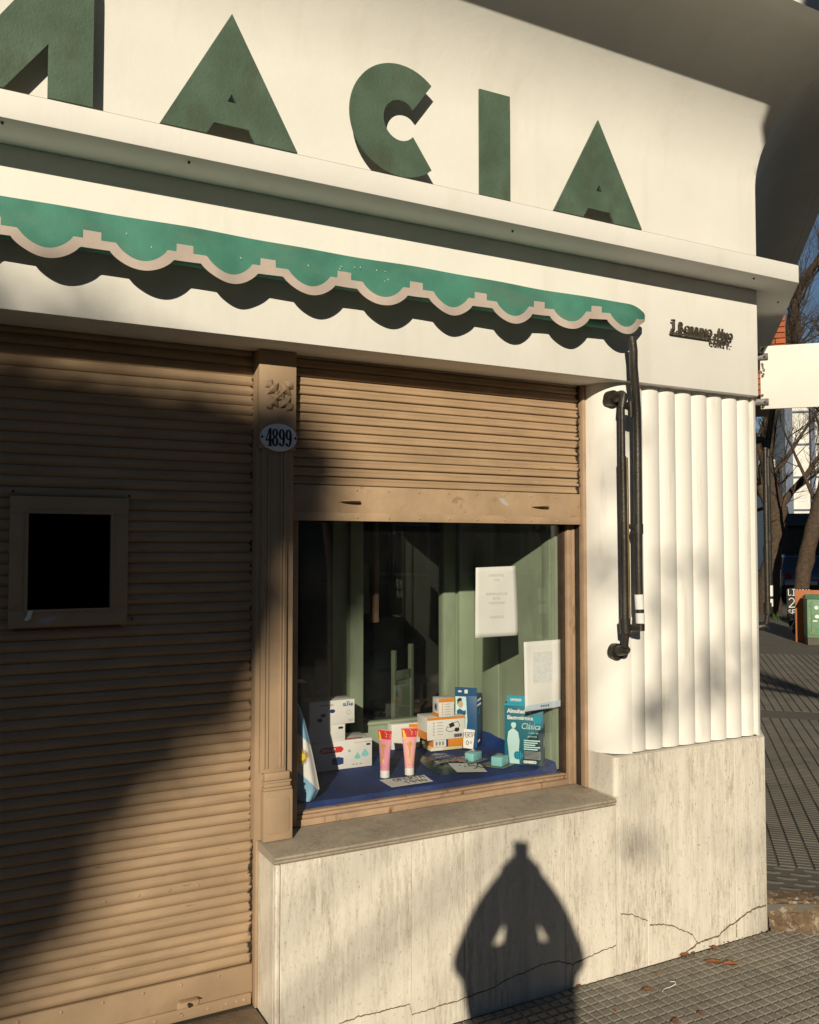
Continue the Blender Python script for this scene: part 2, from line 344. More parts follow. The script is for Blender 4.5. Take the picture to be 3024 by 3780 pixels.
# front pavement: chequered cement tiles, each tile 4 x 4 raised squares
pave = MB().box(-3.0, 4.6, -1.5, 2.705, -.019, -.012).build('pavement', BED, kind='structure')
P_ = .0425; TS = P_*4
tm = MB()
for i in range(4):
    for j in range(4):
        x0, y0 = i*P_, j*P_; g, b2 = .0042, .0022
        vs = [(x0+g, y0+g, -.006), (x0+P_-g, y0+g, -.006), (x0+P_-g, y0+P_-g, -.006), (x0+g, y0+P_-g, -.006)]
        vs += [(x0+g+b2, y0+g+b2, 0), (x0+P_-g-b2, y0+g+b2, 0), (x0+P_-g-b2, y0+P_-g-b2, 0), (x0+g+b2, y0+P_-g-b2, 0)]
        tm.add(vs, [(4, 5, 6, 7), (0, 1, 5, 4), (1, 2, 6, 5), (2, 3, 7, 6), (3, 0, 4, 7)])
tm.add([(.0005, .0005, -.006), (TS-.0005, .0005, -.006), (TS-.0005, TS-.0005, -.006), (.0005, TS-.0005, -.006)], [(0, 1, 2, 3)])
tm.add([(.0005, .0005, -.006), (TS-.0005, .0005, -.006), (TS-.0005, TS-.0005, -.006), (.0005, TS-.0005, -.006),
        (.0005, .0005, -.012), (TS-.0005, .0005, -.012), (TS-.0005, TS-.0005, -.012), (.0005, TS-.0005, -.012)], [(0, 1, 5, 4), (1, 2, 6, 5), (2, 3, 7, 6), (3, 0, 4, 7)])
tile0 = tm.build('paving_tile', TILE, pave)
first = True; rt = random.Random(3)
for i in range(14, -6, -1):
    for j in range(12):
        x = 1.0+i*TS; y = 2.70-(j+1)*TS
        # keep what can be seen, leave the raised side pavement's corner free
        if (y+TS*.5 > 2.72-(x+TS*.5-3.23)*.63 and x > 3.1) or (j > 8 and i < 4): continue
        o = tile0 if first else tile0.copy()
        if not first: COL.objects.link(o)
        first = False
        o.location = (x, y, rt.uniform(-.0012, .0012)); o.rotation_euler = (R(rt.uniform(-.25, .25)), R(rt.uniform(-.25, .25)), 0)
        o.parent = pave
# raised pavement of the side street with its broken front edge
SW = .10
def sidepoly(t0, t1, o0, o1): return [tuple(side(t0, o0)[:2]), tuple(side(t1, o0)[:2]), tuple(side(t1, o1)[:2]), tuple(side(t0, o1)[:2])]
sw = MB(); sw.plan([(3.19, 2.735), tuple(side(60, -.05)[:2]), tuple(side(60, 2.3)[:2]), tuple(side(.0, 2.3)[:2]), (3.86, 2.20), (3.62, 2.50)], -.015, SW)
swo = sw.build('side_pavement', WALK, kind='structure')
# grooved tiles and tactile tiles laid on it, near part
def side_tile(mesh_mb, t, o, name, m):
    ob = mesh_mb.build(name, m, swo); return ob
vt = MB(); TW = .40
for k in range(5):
    a0, a1 = k*TW/5+.004, (k+1)*TW/5-.004
    M_ = Matrix.Identity(4)
    for q in range(10):
        b0, b1 = q*TW/10+.002, (q+1)*TW/10-.002
        p = [U*b0+N*a0, U*b1+N*a0, U*b1+N*a1, U*b0+N*a1]
        ins = [U*(b0+.004)+N*(a0+.004), U*(b1-.004)+N*(a0+.004), U*(b1-.004)+N*(a1-.004), U*(b0+.004)+N*(a1-.004)]
        vt.add([v+Vector((0, 0, .0015)) for v in p]+[v+Vector((0, 0, .007)) for v in ins], [(4, 5, 6, 7), (0, 1, 5, 4), (1, 2, 6, 5), (2, 3, 7, 6), (3, 0, 4, 7)])
pt = MB()
pt.add([Vector((0, 0, .002)), U*TW+Vector((0, 0, .002)), U*TW+N*TW+Vector((0, 0, .002)), N*TW+Vector((0, 0, .002))], [(0, 1, 2, 3)])
for q in range(6):
    for k in range(3):
        c = U*((q+.5)*TW/6) + N*((k+.25+.5*(q % 2))*TW/3)
        ring = [c + U*(.018*math.sin(2*math.pi*j/10)) + N*(.05*math.cos(2*math.pi*j/10)*1.0) for j in range(10)]
        top = [c + U*(.011*math.sin(2*math.pi*j/10)) + N*(.042*math.cos(2*math.pi*j/10)) for j in range(10)]
        pt.add([v+Vector((0, 0, .0025)) for v in ring]+[v+Vector((0, 0, .008)) for v in top], [tuple(range(10, 20))]+[(j, (j+1) % 10, 10+(j+1) % 10, 10+j) for j in range(10)])
v0 = vt.build('grooved_tile', WALK, swo, smooth=30); p0 = pt.build('tactile_tile', WALK, swo, smooth=40)
usedv = usedp = False
for a in range(0, 24):
    for b in range(0, 5):
        t = .12+a*.402; o_ = .02+b*.402
        src = p0 if a == 0 else v0
        if a in (11,): continue
        if (src is p0 and not usedp) or (src is v0 and not usedv): ob = src
        else: ob = src.copy(); COL.objects.link(ob); ob.parent = swo
        if src is p0: usedp = True
        else: usedv = True
        ob.location = side(t, o_, SW)+Vector((0, 0, rt.uniform(0, .002)))
# broken edge: a strip of bare cement and earth
be = MB()
rb = random.Random(11)
def edge(u, v):
    base = Vector((3.215, 2.725, 0)).lerp(Vector((3.70, 2.42, 0)), u); dn = Vector((-.53, -.85, 0))
    prof = [(-.13, SW+.012), (-.05, SW+.014), (-.015, SW+.006), (.0, SW-.03), (.012, .045), (.028, .012), (.05, -.012)]
    k = v*(len(prof)-1); i = min(int(k), len(prof)-2); f = k-i
    a = prof[i][0]+(prof[i+1][0]-prof[i][0])*f; z = prof[i][1]+(prof[i+1][1]-prof[i][1])*f
    j = rb.uniform(-.007, .007) if 0 < v < 1 else 0
    return base + dn*(a+j*1.4) + Vector((0, 0, z+j*.8))
be.grid(36, 16, edge); be.build('broken_pavement_edge', EARTH, swo, smooth=25, label='crumbling earth and cement edge of the raised side pavement')
road = MB().plan([tuple(side(-30, 2.45)[:2]), tuple(side(120, 2.45)[:2]), tuple(side(120, 9)[:2]), tuple(side(-30, 9)[:2])], -.016, -.006).build('road', ROAD, kind='structure')
MB().plan([tuple(side(.6, 2.3)[:2]), tuple(side(120, 2.3)[:2]), tuple(side(120, 2.45)[:2]), tuple(side(.6, 2.45)[:2])], -.016, SW+.006).build('kerb', WALK, kind='structure', bevel=.01)

# ================================================================== THE SHOP BUILDING
shop = thing('corner_shop', 'white rounded corner pharmacy building with travertine base and flared cornice', 'building', (1.5, 3.0, 0))
MB().plan(path_plan(0, -4, 9, -.19), 2.323, 2.796).build('fascia', WHITE, shop, bevel=.003)
MB().plan(path_plan(.166, -4, 9, -.1), 2.796, 2.874).build('ledge', WHITE, shop, bevel=.004)
MB().plan(path_plan(.160, -4, 9, .0), 2.8742, 2.8762).build('ledge_bounce_sheet', mat('ledge_bounce_dark', (.20, .17, .13), .95, .3, 9), shop)  # unseen dark sheet added to cut light bounced onto the wall
prof = [(-.1, 2.874), (0, 2.874), (0, 3.0), (0, 3.12), (0, 3.25)]
prof += [(.5-.5*math.cos(R(a)), 3.25+.49*math.sin(R(a))) for a in range(3, 85, 3)]
prof += [(.457, 3.737), (.457, 3.728), (.508, 3.728), (.508, 4.4), (-.1, 4.4)]
cv = MB(); sweep_profile(cv, prof, -4, 9); cv.build('cove_cornice', WHITE, shop, smooth=28)
hk = MB()
for x, y in ((.127, 2.575), (.632, 2.583), (1.806, 2.604), (3.033, 2.588), (3.428, 2.789)):
    MB().disc((x, y, 2.790), (0, 0, 1), .004, .008, 8).build('soffit_plug', IRON, shop)
# the body behind: roof slab and room so that no light leaks in
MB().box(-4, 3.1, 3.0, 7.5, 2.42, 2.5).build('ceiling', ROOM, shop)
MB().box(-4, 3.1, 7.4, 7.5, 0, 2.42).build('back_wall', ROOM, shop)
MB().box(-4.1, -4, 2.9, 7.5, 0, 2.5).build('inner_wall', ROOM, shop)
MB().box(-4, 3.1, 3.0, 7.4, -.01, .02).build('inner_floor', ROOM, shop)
MB().box(1.0, 1.06, 3.0, 7.4, .02, 2.42).build('light_stop_wall', ROOM, shop)  # added wall, keeps the space behind the hatch black
MB().box(3.0, 3.1, 3.2, 7.5, .02, 2.42).build('inner_wall', ROOM, shop)
MB().plan([(2.62, 2.95), (3.1, 2.95), tuple(side(9, -.2)[:2]), tuple(side(9, -.45)[:2]), (3.0, 3.3), (2.62, 3.3)], 0, 2.322).build('side_wall', WHITE, shop)
MB().plan([(-4, 3.2), (3.0, 3.2), tuple(side(9, -.3)[:2]), (-4, 9.6)], 2.5, 4.38).build('upper_wall', WHITE, shop)
# fluted pier -------------------------------------------------------
pier = MB().plan([(2.47, 2.775), (3.19, 2.775), tuple(side(.35, -.07)[:2]), (3.2, 3.05), (2.47, 3.05)], .826, 2.3225).build('fluted_pier', REED, shop)
val = [2.471, 2.564, 2.657, 2.749, 2.843, 2.935, 3.028, 3.121, 3.196]
for a, b in zip(val, val[1:]):
    wd = b-a-.0012; pts = [(a+.0006+wd*k/12, 2.7745-.0230*math.sin(math.pi*(.04+.92*k/12))**.5) for k in range(13)]
    MB().plan(pts+[(b-.0006, 2.7748), (a+.0006, 2.7748)], .8265, 2.3222).build('flute', REED, pier, smooth=40)
# side of the corner: one half round closing flute
MB().plan([(3.1965, 2.7748)] + [tuple((Vector((3.197, 2.742, 0))+U*(.004+.09*k/8)+N*(.012*math.sin(math.pi*k/8)))[:2]) for k in range(9)] + [tuple((Vector((3.20, 2.79, 0))+U*.08)[:2])], .8265, 2.3222).build('flute', REED, pier, smooth=40)
pts = [(2.470-.118*math.cos(R(a)), 2.875-.135*math.sin(R(a))) for a in range(0, 91, 6)]
MB().plan(pts+[(2.470, 3.0), (2.352, 3.0)], .8265, 2.3224).build('rounded_jamb', REED, shop, smooth=40)
# travertine -------------------------------------------------------
def slab(x0, x1, z0, z1, y0=F0, y1=F0+.03): MB().box(x0+.0008, x1-.0008, y0, y1, z0, z1).build('slab', TRAV, shop, bevel=.0016, seg=1)
MB().box(.965, 2.352, F0+.02, 2.93, -.02, .640).build('base_core', TRAV, shop)
MB().plan([(2.36, F0+.025), (3.188, F0+.025), tuple(side(9, -.03)[:2]), tuple(side(9, -.2)[:2]), (3.1, 3.1), (2.36, 3.1)], -.02, .818).build('plinth_core', TRAV, shop)
for a, b in ((.978, 1.453), (1.453, 1.663), (1.663, 2.107), (2.107, 2.354)): slab(a, b, -.01, .642)
MB().box(.961, .9772, F0-.001, F0+.02, -.01, .642).build('corner_bead', TRAV, shop, bevel=.004)
MB().box(.9605, .972, F0+.0205, 2.885, .1265, .642).build('slab', TRAV, shop, bevel=.001, seg=1)
for a, b in ((2.372, 2.516), (2.516, 3.011)): slab(a, b, -.01, .8262)
MB().plan([(3.0118, F0), (CX+.004, CY), tuple(side(.28, .0)[:2]), tuple(side(.28, -.03)[:2]), (CX-.01, CY+.03), (3.0118, F0+.03)], -.01, .8262).build('slab', TRAV, shop, bevel=.0016, seg=1)
MB().plan([tuple(side(.2815, 0)[:2]), tuple(side(9, 0)[:2]), tuple(side(9, -.03)[:2]), tuple(side(.2815, -.03)[:2])], -.01, .8262).build('slab', TRAV, shop)
pts = [(2.3545, 2.90), (2.3545, 2.735)] + [(2.3725-.018*math.cos(R(a)), 2.730-.018*math.sin(R(a))) for a in range(0, 91, 15)] + [(2.3725, 2.745), (2.366, 2.9)]
MB().plan(pts, .6755, .8262).build('plinth_return', TRAV, shop, smooth=30)
MB().plan([(2.3725, F0), (2.3725, F0+.02), (2.3558, F0+.02), (2.3558, F0)], -.01, .675).build('slab', TRAV, shop)
# sill with a double rounded nose
def sill(x0, x1):
    pr = [(2.94, .6435), (2.715, .6435), (2.7085, .6465), (2.7065, .650), (2.7095, .6535), (2.7100, .6545), (2.7045, .658), (2.7025, .663), (2.7045, .6675), (2.7095, .6695), (2.94, .676)]
    m = MB(); n = len(pr)
    m.add([(x0, y, z) for y, z in pr]+[(x1, y, z) for y, z in pr], [tuple(range(n)), tuple(range(n, 2*n))]+[(i, (i+1) % n, n+(i+1) % n, n+i) for i in range(n)])
    m.build('sill', TRAVS, shop, smooth=40)
for a, b in ((.9555, 1.402), (1.4028, 1.86), (1.8608, 2.3535)): sill(a, b)
# cracks filled with darker mortar
def crack(pts, wd, seed):
    r = random.Random(seed); out = []
    for (x0, z0), (x1, z1) in zip(pts, pts[1:]):
        n = max(2, int(math.hypot(x1-x0, z1-z0)/.008))
        for k in range(n): out.append((x0+(x1-x0)*k/n+r.uniform(-.002, .002), z0+(z1-z0)*k/n+r.uniform(-.0022, .0022)))
    out.append(pts[-1]); f = Face((0, F0, 0), (1, 0, 0)); m = MB()
    top = [(x, z+wd*r.uniform(.25, .8)) for x, z in out]; bot = [(x, z-wd*r.uniform(.25, .8)) for x, z in out]
    n = len(out)
    m.add([f.p(x, z, .0012) for x, z in top]+[f.p(x, z, .0012) for x, z in bot]+[f.p(x, z+.001, -.003) for x, z in top]+[f.p(x, z-.001, -.003) for x, z in bot],
          [(i, i+1, n+i+1, n+i) for i in range(n-1)]+[(i, 2*n+i, 2*n+i+1, i+1) for i in range(n-1)]+[(n+i, n+i+1, 3*n+i+1, 3*n+i) for i in range(n-1)])
    m.build('crack', MORTAR, shop)
crack([(1.183, .098), (1.26, .104), (1.33, .101), (1.442, .098), (1.452, .062), (1.507, .061), (1.573, .066), (1.64, .064), (1.699, .072), (1.779, .074), (1.83, .088), (1.872, .095), (1.935, .102), (1.999, .111), (2.076, .106), (2.137, .080), (2.245, .096), (2.352, .107)], .0030, 1)
crack([(2.374, .223), (2.437, .207), (2.515, .169)], .0030, 2)
crack([(2.526, .15), (2.586, .141), (2.637, .126), (2.701, .095), (2.754, .065), (2.786, .023)], .0042, 3)
crack([(2.715, .002), (2.753, .013), (2.786, .025), (2.834, .03), (2.902, .031), (2.958, .058), (3.012, .069), (3.072, .091), (3.131, .105), (3.19, .103)], .0060, 4)
crack([(3.012, .069), (3.010, .03), (3.012, .004)], .0055, 5)
crack([(2.137, .08), (2.136, .045), (2.134, .006)], .0012, 6)
# step in front of the door
MB().box(-4, .9590, 2.705, 2.99, -.015, .125).build('door_step', STEP, shop, bevel=.008)
MB().box(-4, .9590, 2.90, 2.93, .1255, .1305).build('threshold', IRON, shop)
# pilaster between door and window --------------------------------------
pil = MB().box(.941, 1.0725, 2.868, 2.93, .6765, 2.3225).build('pilaster', TAN, shop, bevel=.002)
MB().box(.9405, 1.073, 2.846, 2.8678, 1.985, 2.3222).build('top_block', TAN, pil, bevel=.002)
MB().box(.954, 1.044, 2.850, 2.8678, .90, 1.985).build('shaft', TAN, pil, bevel=.002)
for x in (.966, .9775, 1.0225, 1.033): MB().box(x-.0035, x+.0035, 2.8455, 2.8502, .915, 1.975).build('bead', TAN, pil, bevel=.0018)
ped = MB()
for z0, z1, dx, dy in ((.6768, .842, .0, .0), (.842, .852, -.002, .002), (.852, .866, -.006, .006), (.866, .874, -.003, .002), (.874, .90, -.008, .008)):
    ped.box(.962+(-dx)*.8, 1.064+dx, 2.836+dy, 2.8679, z0+.0004, z1)
ped.build('pedestal', TAN, pil, bevel=.003)
f = Face((0, 2.836, 0), (1, 0, 0)); oc = lambda x0, z0, x1, z1, c: [(x0+c, z0), (x1-c, z0), (x1, z0+c), (x1, z1-c), (x1-c, z1), (x0+c, z1), (x0, z1-c), (x0, z0+c)]
f.poly(oc(.975, .700, 1.052, .822, .010), -.001, .003).build('raised_panel', TAN, pil, bevel=.002)
# rosette: four acanthus leaves round a bead
ro = MB(); cx, cz = 1.010, 2.169
ro.dome((cx, 2.8465, cz), (0, -1, 0), .010, .020, 14)
for q in range(4):
    a0 = R(45+90*q)
    def lf(u, v, a0=a0):
        s_ = (v-.5)*2; r_ = .004+.060*u
        wv = (.0205*math.sin(math.pi*min(1, u*.92+.08))**.7)*(1+.45*math.cos(u*15.5))*(1 if u < .8 else max(.0, (1-u)/.2)**.5+.12)
        h = .0150*(1-abs(s_)**2.2)*(.35+.65*math.sin(math.pi*(u*.75+.15))) + .005*max(0, 1-abs(s_)*4)*(1-u) + .009*max(0, math.sin(u*15.5))*(abs(s_))
        lx, lz = r_, s_*wv
        return (cx+lx*math.cos(a0)-lz*math.sin(a0), 2.8470-h, cz+(lx*math.sin(a0)+lz*math.cos(a0))*1.02)
    ro.grid(22, 8, lf)
ro.build('rosette', TAN, pil, smooth=50)
# window frame and glass -------------------------------------------------
win = MB().box(1.066, 1.118, 2.937, 2.998, .6785, 2.42).build('window', TANW, shop, bevel=.002)
for y0, y1, z0, z1 in ((2.937, 2.998, .6768, .700), (2.948, 2.995, .700, .712), (2.958, 2.99, .712, .7205)):
    MB().box(1.1185, 2.3035, y0, y1, z0+.0003, z1).build('frame_rail', TANW, win, bevel=.0022)
MB().box(2.3045, 2.3270, 2.937, 2.998, .6772, 2.42).build('frame_stile', TANW, win, bevel=.002)
MB().box(2.3275, 2.3400, 2.931, 2.992, .6772, 2.42).build('frame_stile', TANW, win, bevel=.003)
MB().box(2.2935, 2.3042, 2.953, 2.99, .7207, 2.42).build('glazing_bead', DARKW, win, bevel=.0015)
MB().box(2.3405, 2.3515, 2.9065, 3.0, .6772, 2.42).build('groove_filler', IRON, win)  # solid dark strip standing in for the shaded groove
MB().box(2.3350, 2.3515, 2.868, 2.8990, .6772, 2.3222).build('outer_bead', TANW, win, bevel=.003)
MB().box(1.115, 2.296, 2.9655, 2.9695, .716, 2.42).build('glass_pane', GLASS, win)
MB().box(1.06, 2.352, 2.985, 3.02, 2.36, 2.45).build('frame_head', TANW, win)

# ================================================================== ROLLER SHUTTERS
def slat_profile(h, soft):
    if soft: return [(.004, 0)] + [(.0015-.0078*math.sin(math.pi*t/14)**.95, .0004+(h-.0008)*(t/14)**1.12) for t in range(15)] + [(.004, h-.0002)]
    return [(.004, 0), (-.0035, .0008), (-.0072, h*.07), (-.0086, h*.15), (-.0078, h*.25), (-.0046, h*.37), (-.0012, h*.45), (-.0004, h*.52), (-.0014, h*.60), (-.0024, h*.70), (-.0018, h*.82), (.0006, h*.93), (.004, h-.0004)]
def make_slat(parent, x0, x1, y, h, m, name='slat'):
    pr = slat_profile(h, x0 < 1.0); mb = MB(); n = len(pr)
    mb.add([(x0, y+d, z) for d, z in pr]+[(x1, y+d, z) for d, z in pr], [(i, i+1, n+i+1, n+i) for i in range(n-1)]+[tuple(range(n)), tuple(range(n, 2*n))])
    return mb, n
def shutter_slats(root, x0, x1, y, z0, z1, pitch, m, skip=None, seed=0):
    r = random.Random(seed); z = z0; proto = {}
    while z < z1:
        spans = [(x0, x1)]
        if skip and z+pitch > skip[2] and z < skip[3]: spans = [(x0, skip[0]), (skip[1], x1)]
        for sp in spans:
            if sp not in proto:
                mb, n = make_slat(None, sp[0], sp[1], y, pitch, m)
                o = mb.build('slat', m, None, smooth=55); o.parent = root; proto[sp] = o
            else:
                o = proto[sp].copy(); COL.objects.link(o); o.parent = root
            o.location = Vector((0, r.uniform(-.0015, .0013), z+r.uniform(-.0005, .0005)))-root.location; o.rotation_euler = (0, R(r.uniform(-.04, .04)), R(r.uniform(-.05, .05)))
        z += pitch
sh1 = thing('roller_shutter', 'tan corrugated roller shutter closed over the shop door, with small hatch', 'shutter', (-.5, 2.92, .13))
shutter_slats(sh1, -3.0, .951, 2.918, .262, 2.33, .0335, TAN_L, skip=(.200, .512, 1.43, 1.79), seed=4)
for a in ((-3.0, .230, .20, 2.42), (.480, .950, .20, 2.42)): MB().box(a[0], a[1], 2.9235, 2.926, a[2], a[3]).build('light_stop_sheet', TAN, sh1)  # sheet added behind the slats to stop light leaking through
for a in ((.2302, .4798, .20, 1.455), (.2302, .4798, 1.763, 2.42)): MB().box(a[0], a[1], 2.9235, 2.926, a[2], a[3]).build('light_stop_sheet', TAN, sh1)
bar = MB().box(-3.0, .950, 2.906, 2.922, .150, .261).build('bottom_bar', TAN, sh1, bevel=.0015)
MB().box(-3.0, .944, 2.898, 2.9055, .132, .172).build('angle_iron', TAN, sh1, bevel=.002)
MB().box(-3.0, .944, 2.895, 2.912, .1312, .1355).build('foot_strip', IRON, sh1)
for x in (-.13, -.01, .11, .231, .352, .472, .594, .713, .837): MB().dome((x, 2.906, .246), (0, -1, 0), .0048, .004).build('rivet', TAN, bar)
for x in (.475, .578, .675, .767, .855): MB().dome((x, 2.913, .550), (0, -1, 0), .0042, .003).build('rivet', TAN, sh1)
for x in (.63, .715, .80, .86, .895, .92): MB().dome((x, 2.898, .153), (0, -1, 0), .0055, .003).build('rivet', TAN, sh1)
lk = MB(); lk.prism([(.699, .145), (.765, .145), (.765, .165), (.772, .182), (.760, .199), (.712, .199), (.700, .188)], 0, .004, lambda p, q, h: (p, 2.9055-h, q))
lk.box(.704, .764, 2.878, 2.902, .1965, .1995); lko = lk.build('lock_plate', TAN, sh1, bevel=.001)
MB().disc((.738, 2.902, .180), (0, -1, 0), .006, .012, 10).build('lock_bolt', IRON, lko)
MB().disc((.713, 2.902, .156), (0, -1, 0), .004, .004, 10).build('lock_bolt', IRON, lko)
hat = MB()
hx0, hx1, hz0, hz1 = .184, .528, 1.410, 1.807; ix0, ix1, iz0, iz1 = .236, .475, 1.463, 1.755
hat.box(hx0, hx1, 2.892, 2.912, iz1, hz1)
ho = hat.build('hatch_frame', TAN, sh1, bevel=.001)
MB().box(hx0, hx1, 2.892, 2.912, hz0, iz0).build('hatch_rail', TAN, ho, bevel=.001)
MB().box(hx0, ix0, 2.8915, 2.912, iz0+.0005, iz1-.0005).build('hatch_stile', TAN, ho, bevel=.001)
MB().box(ix1, hx1, 2.8915, 2.912, iz0+.0005, iz1-.0005).build('hatch_stile', TAN, ho, bevel=.001)
for a in ((ix0-.010, ix0, iz0-.008, iz1+.010), (ix1, ix1+.010, iz0-.008, iz1+.010), (ix0+.0003, ix1-.0003, iz1, iz1+.010), (ix0+.0003, ix1-.0003, iz0-.008, iz0)):
    MB().box(a[0], a[1], 2.889, 2.8914, a[2], a[3]).build('hatch_lip', TAN, ho)
for x, z in ((.193, 1.822), (.532, 1.816), (.545, 1.425)): MB().dome((x, 2.908, z), (0, -1, 0), .004, .004).build('rivet', IRON, sh1)
MB().prism([(.238, 1.462), (.252, 1.462), (.248, 1.447), (.246, 1.437), (.237, 1.431), (.228, 1.433), (.230, 1.441), (.234, 1.444)], 0, .0012, lambda p, q, h: (p, 2.8885-h, q)).build('paper_scrap', PAPER, ho)
Face((0, 2.892, 0), (1, 0, 0)).poly([(.268, 1.425), (.29, 1.421), (.315, 1.432), (.322, 1.441), (.29, 1.440), (.27, 1.434)], .0002, .0006).build('scrape', GREY, ho)
MB().box(.951, .9602, 2.880, 2.925, .126, .6764).build('guide_rail', TAN, sh1, bevel=.001)
sh2 = thing('roller_shutter', 'tan flaking roller shutter half raised above the display window', 'shutter', (1.72, 2.90, 1.744))
TANF = mat('tan_flaking_paint', (.41, .288, .18), .6, .14, 9, .35, 60, stain=(.26, .17, .10), stain_lo=.6, stain_hi=.72, stain_scale=(9, 9, 14))
MB().box(1.0745, 2.333, 2.9015, 2.904, 1.80, 2.42).build('light_stop_sheet', TANF, sh2)  # added light stop behind the window shutter's slats
shutter_slats(sh2, 1.0735, 2.334, 2.896, 1.872, 2.33, .0317, TAN_R, seed=9)
bar = MB().box(1.0735, 2.333, 2.885, 2.897, 1.746, 1.8712).build('bottom_bar', TANF, sh2, bevel=.001)
MB().box(1.0738, 2.331, 2.881, 2.8848, 1.746, 1.776).build('bottom_strip', TANF, sh2, bevel=.001)
for z, y in ((1.857, 2.885), (1.759, 2.881)):
    for k in range(9): MB().dome((1.193+k*.127, y, z), (0, -1, 0), .0046, .004).build('rivet', TANF, bar)
for x in (1.250, 2.085):
    h_ = MB(); h_.box(x, x+.066, 2.8825, 2.8848, 1.7765, 1.812); ho = h_.build('handle_plate', TANF, sh2)
    hd = MB(); hd.prism([(x, 2.8848), (x+.082, 2.8848), (x+.080, 2.872), (x+.066, 2.857), (x+.03, 2.852), (x+.004, 2.866)], 1.8125, 1.8155, lambda p, q, h: (p, q, h+(2.8848-q)*.12))
    hd.build('pull_tab', TANF, ho, bevel=.0008)
Face((0, 2.885, 0), (1, 0, 0)).poly([(1.93, 1.845), (1.955, 1.842), (1.962, 1.832), (1.978, 1.822), (1.972, 1.815), (1.95, 1.822), (1.938, 1.833)], .0002, .0006).build('bare_patch', GREY, bar)

# ================================================================== LETTERS
LG = 'green letters of the shop name on the cornice'
fl = Face((0, F0-.0005, 0), (1, 0, 0))
def holed(outer, hole, name, label, m=GREEN, depth=.0535, pins=()):
    """a solid letter with one hole: bridge outline and hole by triangulating"""
    bm = bmesh.new()
    def ring(pts):
        vs = [bm.verts.new(fl.p(x, z, depth)) for x, z in pts]; return [bm.edges.new((vs[i], vs[(i+1) % len(vs)])) for i in range(len(vs))]
    es = ring(outer) + (ring(hole) if hole else [])
    r = bmesh.ops.triangle_fill(bm, use_beauty=True, use_dissolve=False, edges=es)
    ex = bmesh.ops.extrude_face_region(bm, geom=list(bm.faces))
    for g in ex['geom']:
        if isinstance(g, bmesh.types.BMVert): g.co.y = F0-depth+.008
    bmesh.ops.recalc_face_normals(bm, faces=bm.faces)
    me = bpy.data.meshes.new(name); bm.to_mesh(me); bm.free(); me.materials.append(m)
    o = bpy.data.objects.new(name, me); COL.objects.link(o)
    d = Vector(((outer[0][0]+outer[1][0])/2, F0, min(z for x, z in outer))); me.transform(Matrix.Translation(-d)); o.location = d
    for q in pins: MB().tube([(q[0], F0, q[1]), (q[0], F0-depth+.010, q[1])], .005, 8).build('pin', IRON, o)
    return tag(o, label, 'letter', LG)
ZB, ZT = 2.931, 3.324
# M, cut by the picture's left edge: middle vee, slanted inner strokes, upright legs
holed([(-.205, ZB), (-.085, ZB), (-.085, 3.085), (.030, ZB), (.132, ZB), (.247, 3.087), (.247, ZB), (.369, ZB), (.369, ZT), (.247, ZT), (.120, 3.135), (.042, 3.135), (-.085, ZT), (-.205, ZT)], None, 'sign_letter', 'green letter M at the left edge of the picture', pins=((.31, 3.0), (.31, 3.25)))
def letterA(dx, label): holed([(x+dx, z) for x, z in ((.562, ZB), (.703, ZB), (.727, 2.970), (.838, 2.970), (.860, ZB), (1.002, ZB), (.781, 3.330))], [(x+dx, z) for x, z in ((.768, 3.045), (.782, 3.072), (.797, 3.045))], 'sign_letter', label, pins=((.66+dx, 2.99), (.90+dx, 2.99), (.781+dx, 3.2)))
letterA(0, 'larger looking green letter A between the M and the C')
cc = (1.3785, 3.126); ro_, ri = .197, .071
out = [(cc[0]+ro_*.97*math.cos(R(a)), cc[1]+ro_*math.sin(R(a))) for a in range(50, 311, 5)]
inn = [(cc[0]+ri*.92*math.cos(R(a)), cc[1]+ri*math.sin(R(a))) for a in range(318, 41, -6)]
holed(out+inn, None, 'sign_letter', 'round green letter C in the middle of the shop name', pins=((cc[0]-.13, cc[1]+.05), (cc[0]-.1, cc[1]-.09)))
holed([(1.702, ZB-.002), (1.835, ZB-.002), (1.835, 3.321), (1.702, 3.319)], None, 'sign_letter', 'plain green bar letter I', pins=((1.77, 3.02), (1.77, 3.24)))
letterA(1.4725, 'last green letter A of the shop name, nearest the corner')

# ================================================================== AWNING
aw = thing('awning', 'rolled up green canvas awning with beige scalloped valance', 'awning', (1.0, 2.64, 2.45))
PER = .2605; XN = 1.1145
def ph(x): return (x-XN) % PER                                   # 0 = right end of a lobe
def lift(x): return 0 if x < 1.75 else min(1, (x-1.75)/.5)**1.4*.024
def zo(x):
    p = ph(x); L0 = .083
    if x > 2.417: return 2.500+.030*min(1, (x-2.417)/.053)
    if p <= L0: return 2.500
    c = (p-L0)/(PER-L0); return 2.500-.0455*math.sin(math.pi*c)**.72
def zi(x):
    return min(zi_(x), ztop(x)-.003) if x < 2.417 else min(2.5255+.012*(x-2.417)/.053, ztop(x)-.001)
def zi_(x):
    p = ph(x); L0, L1 = .100, PER-.018
    if .0085 <= p <= .0575: return 2.5485
    if p <= L0 or p >= L1: return 2.5255
    c = (p-L0)/(L1-L0); return 2.5255-.0435*math.sin(math.pi*c)**.72
def ztop(x): return 2.608-.010*(x/2.4)-.046*max(0, (x-2.36)/.112)**1.5
xs = []; x = -1.0
while x < 2.470:
    xs.append(x); x += .0052
for k in range(-9, 6):
    for q in (.0085, .0575):
        xs += [XN+k*PER+q-.0002, XN+k*PER+q+.0002]
xs = sorted(v for v in xs if -1.0 <= v <= 2.470)
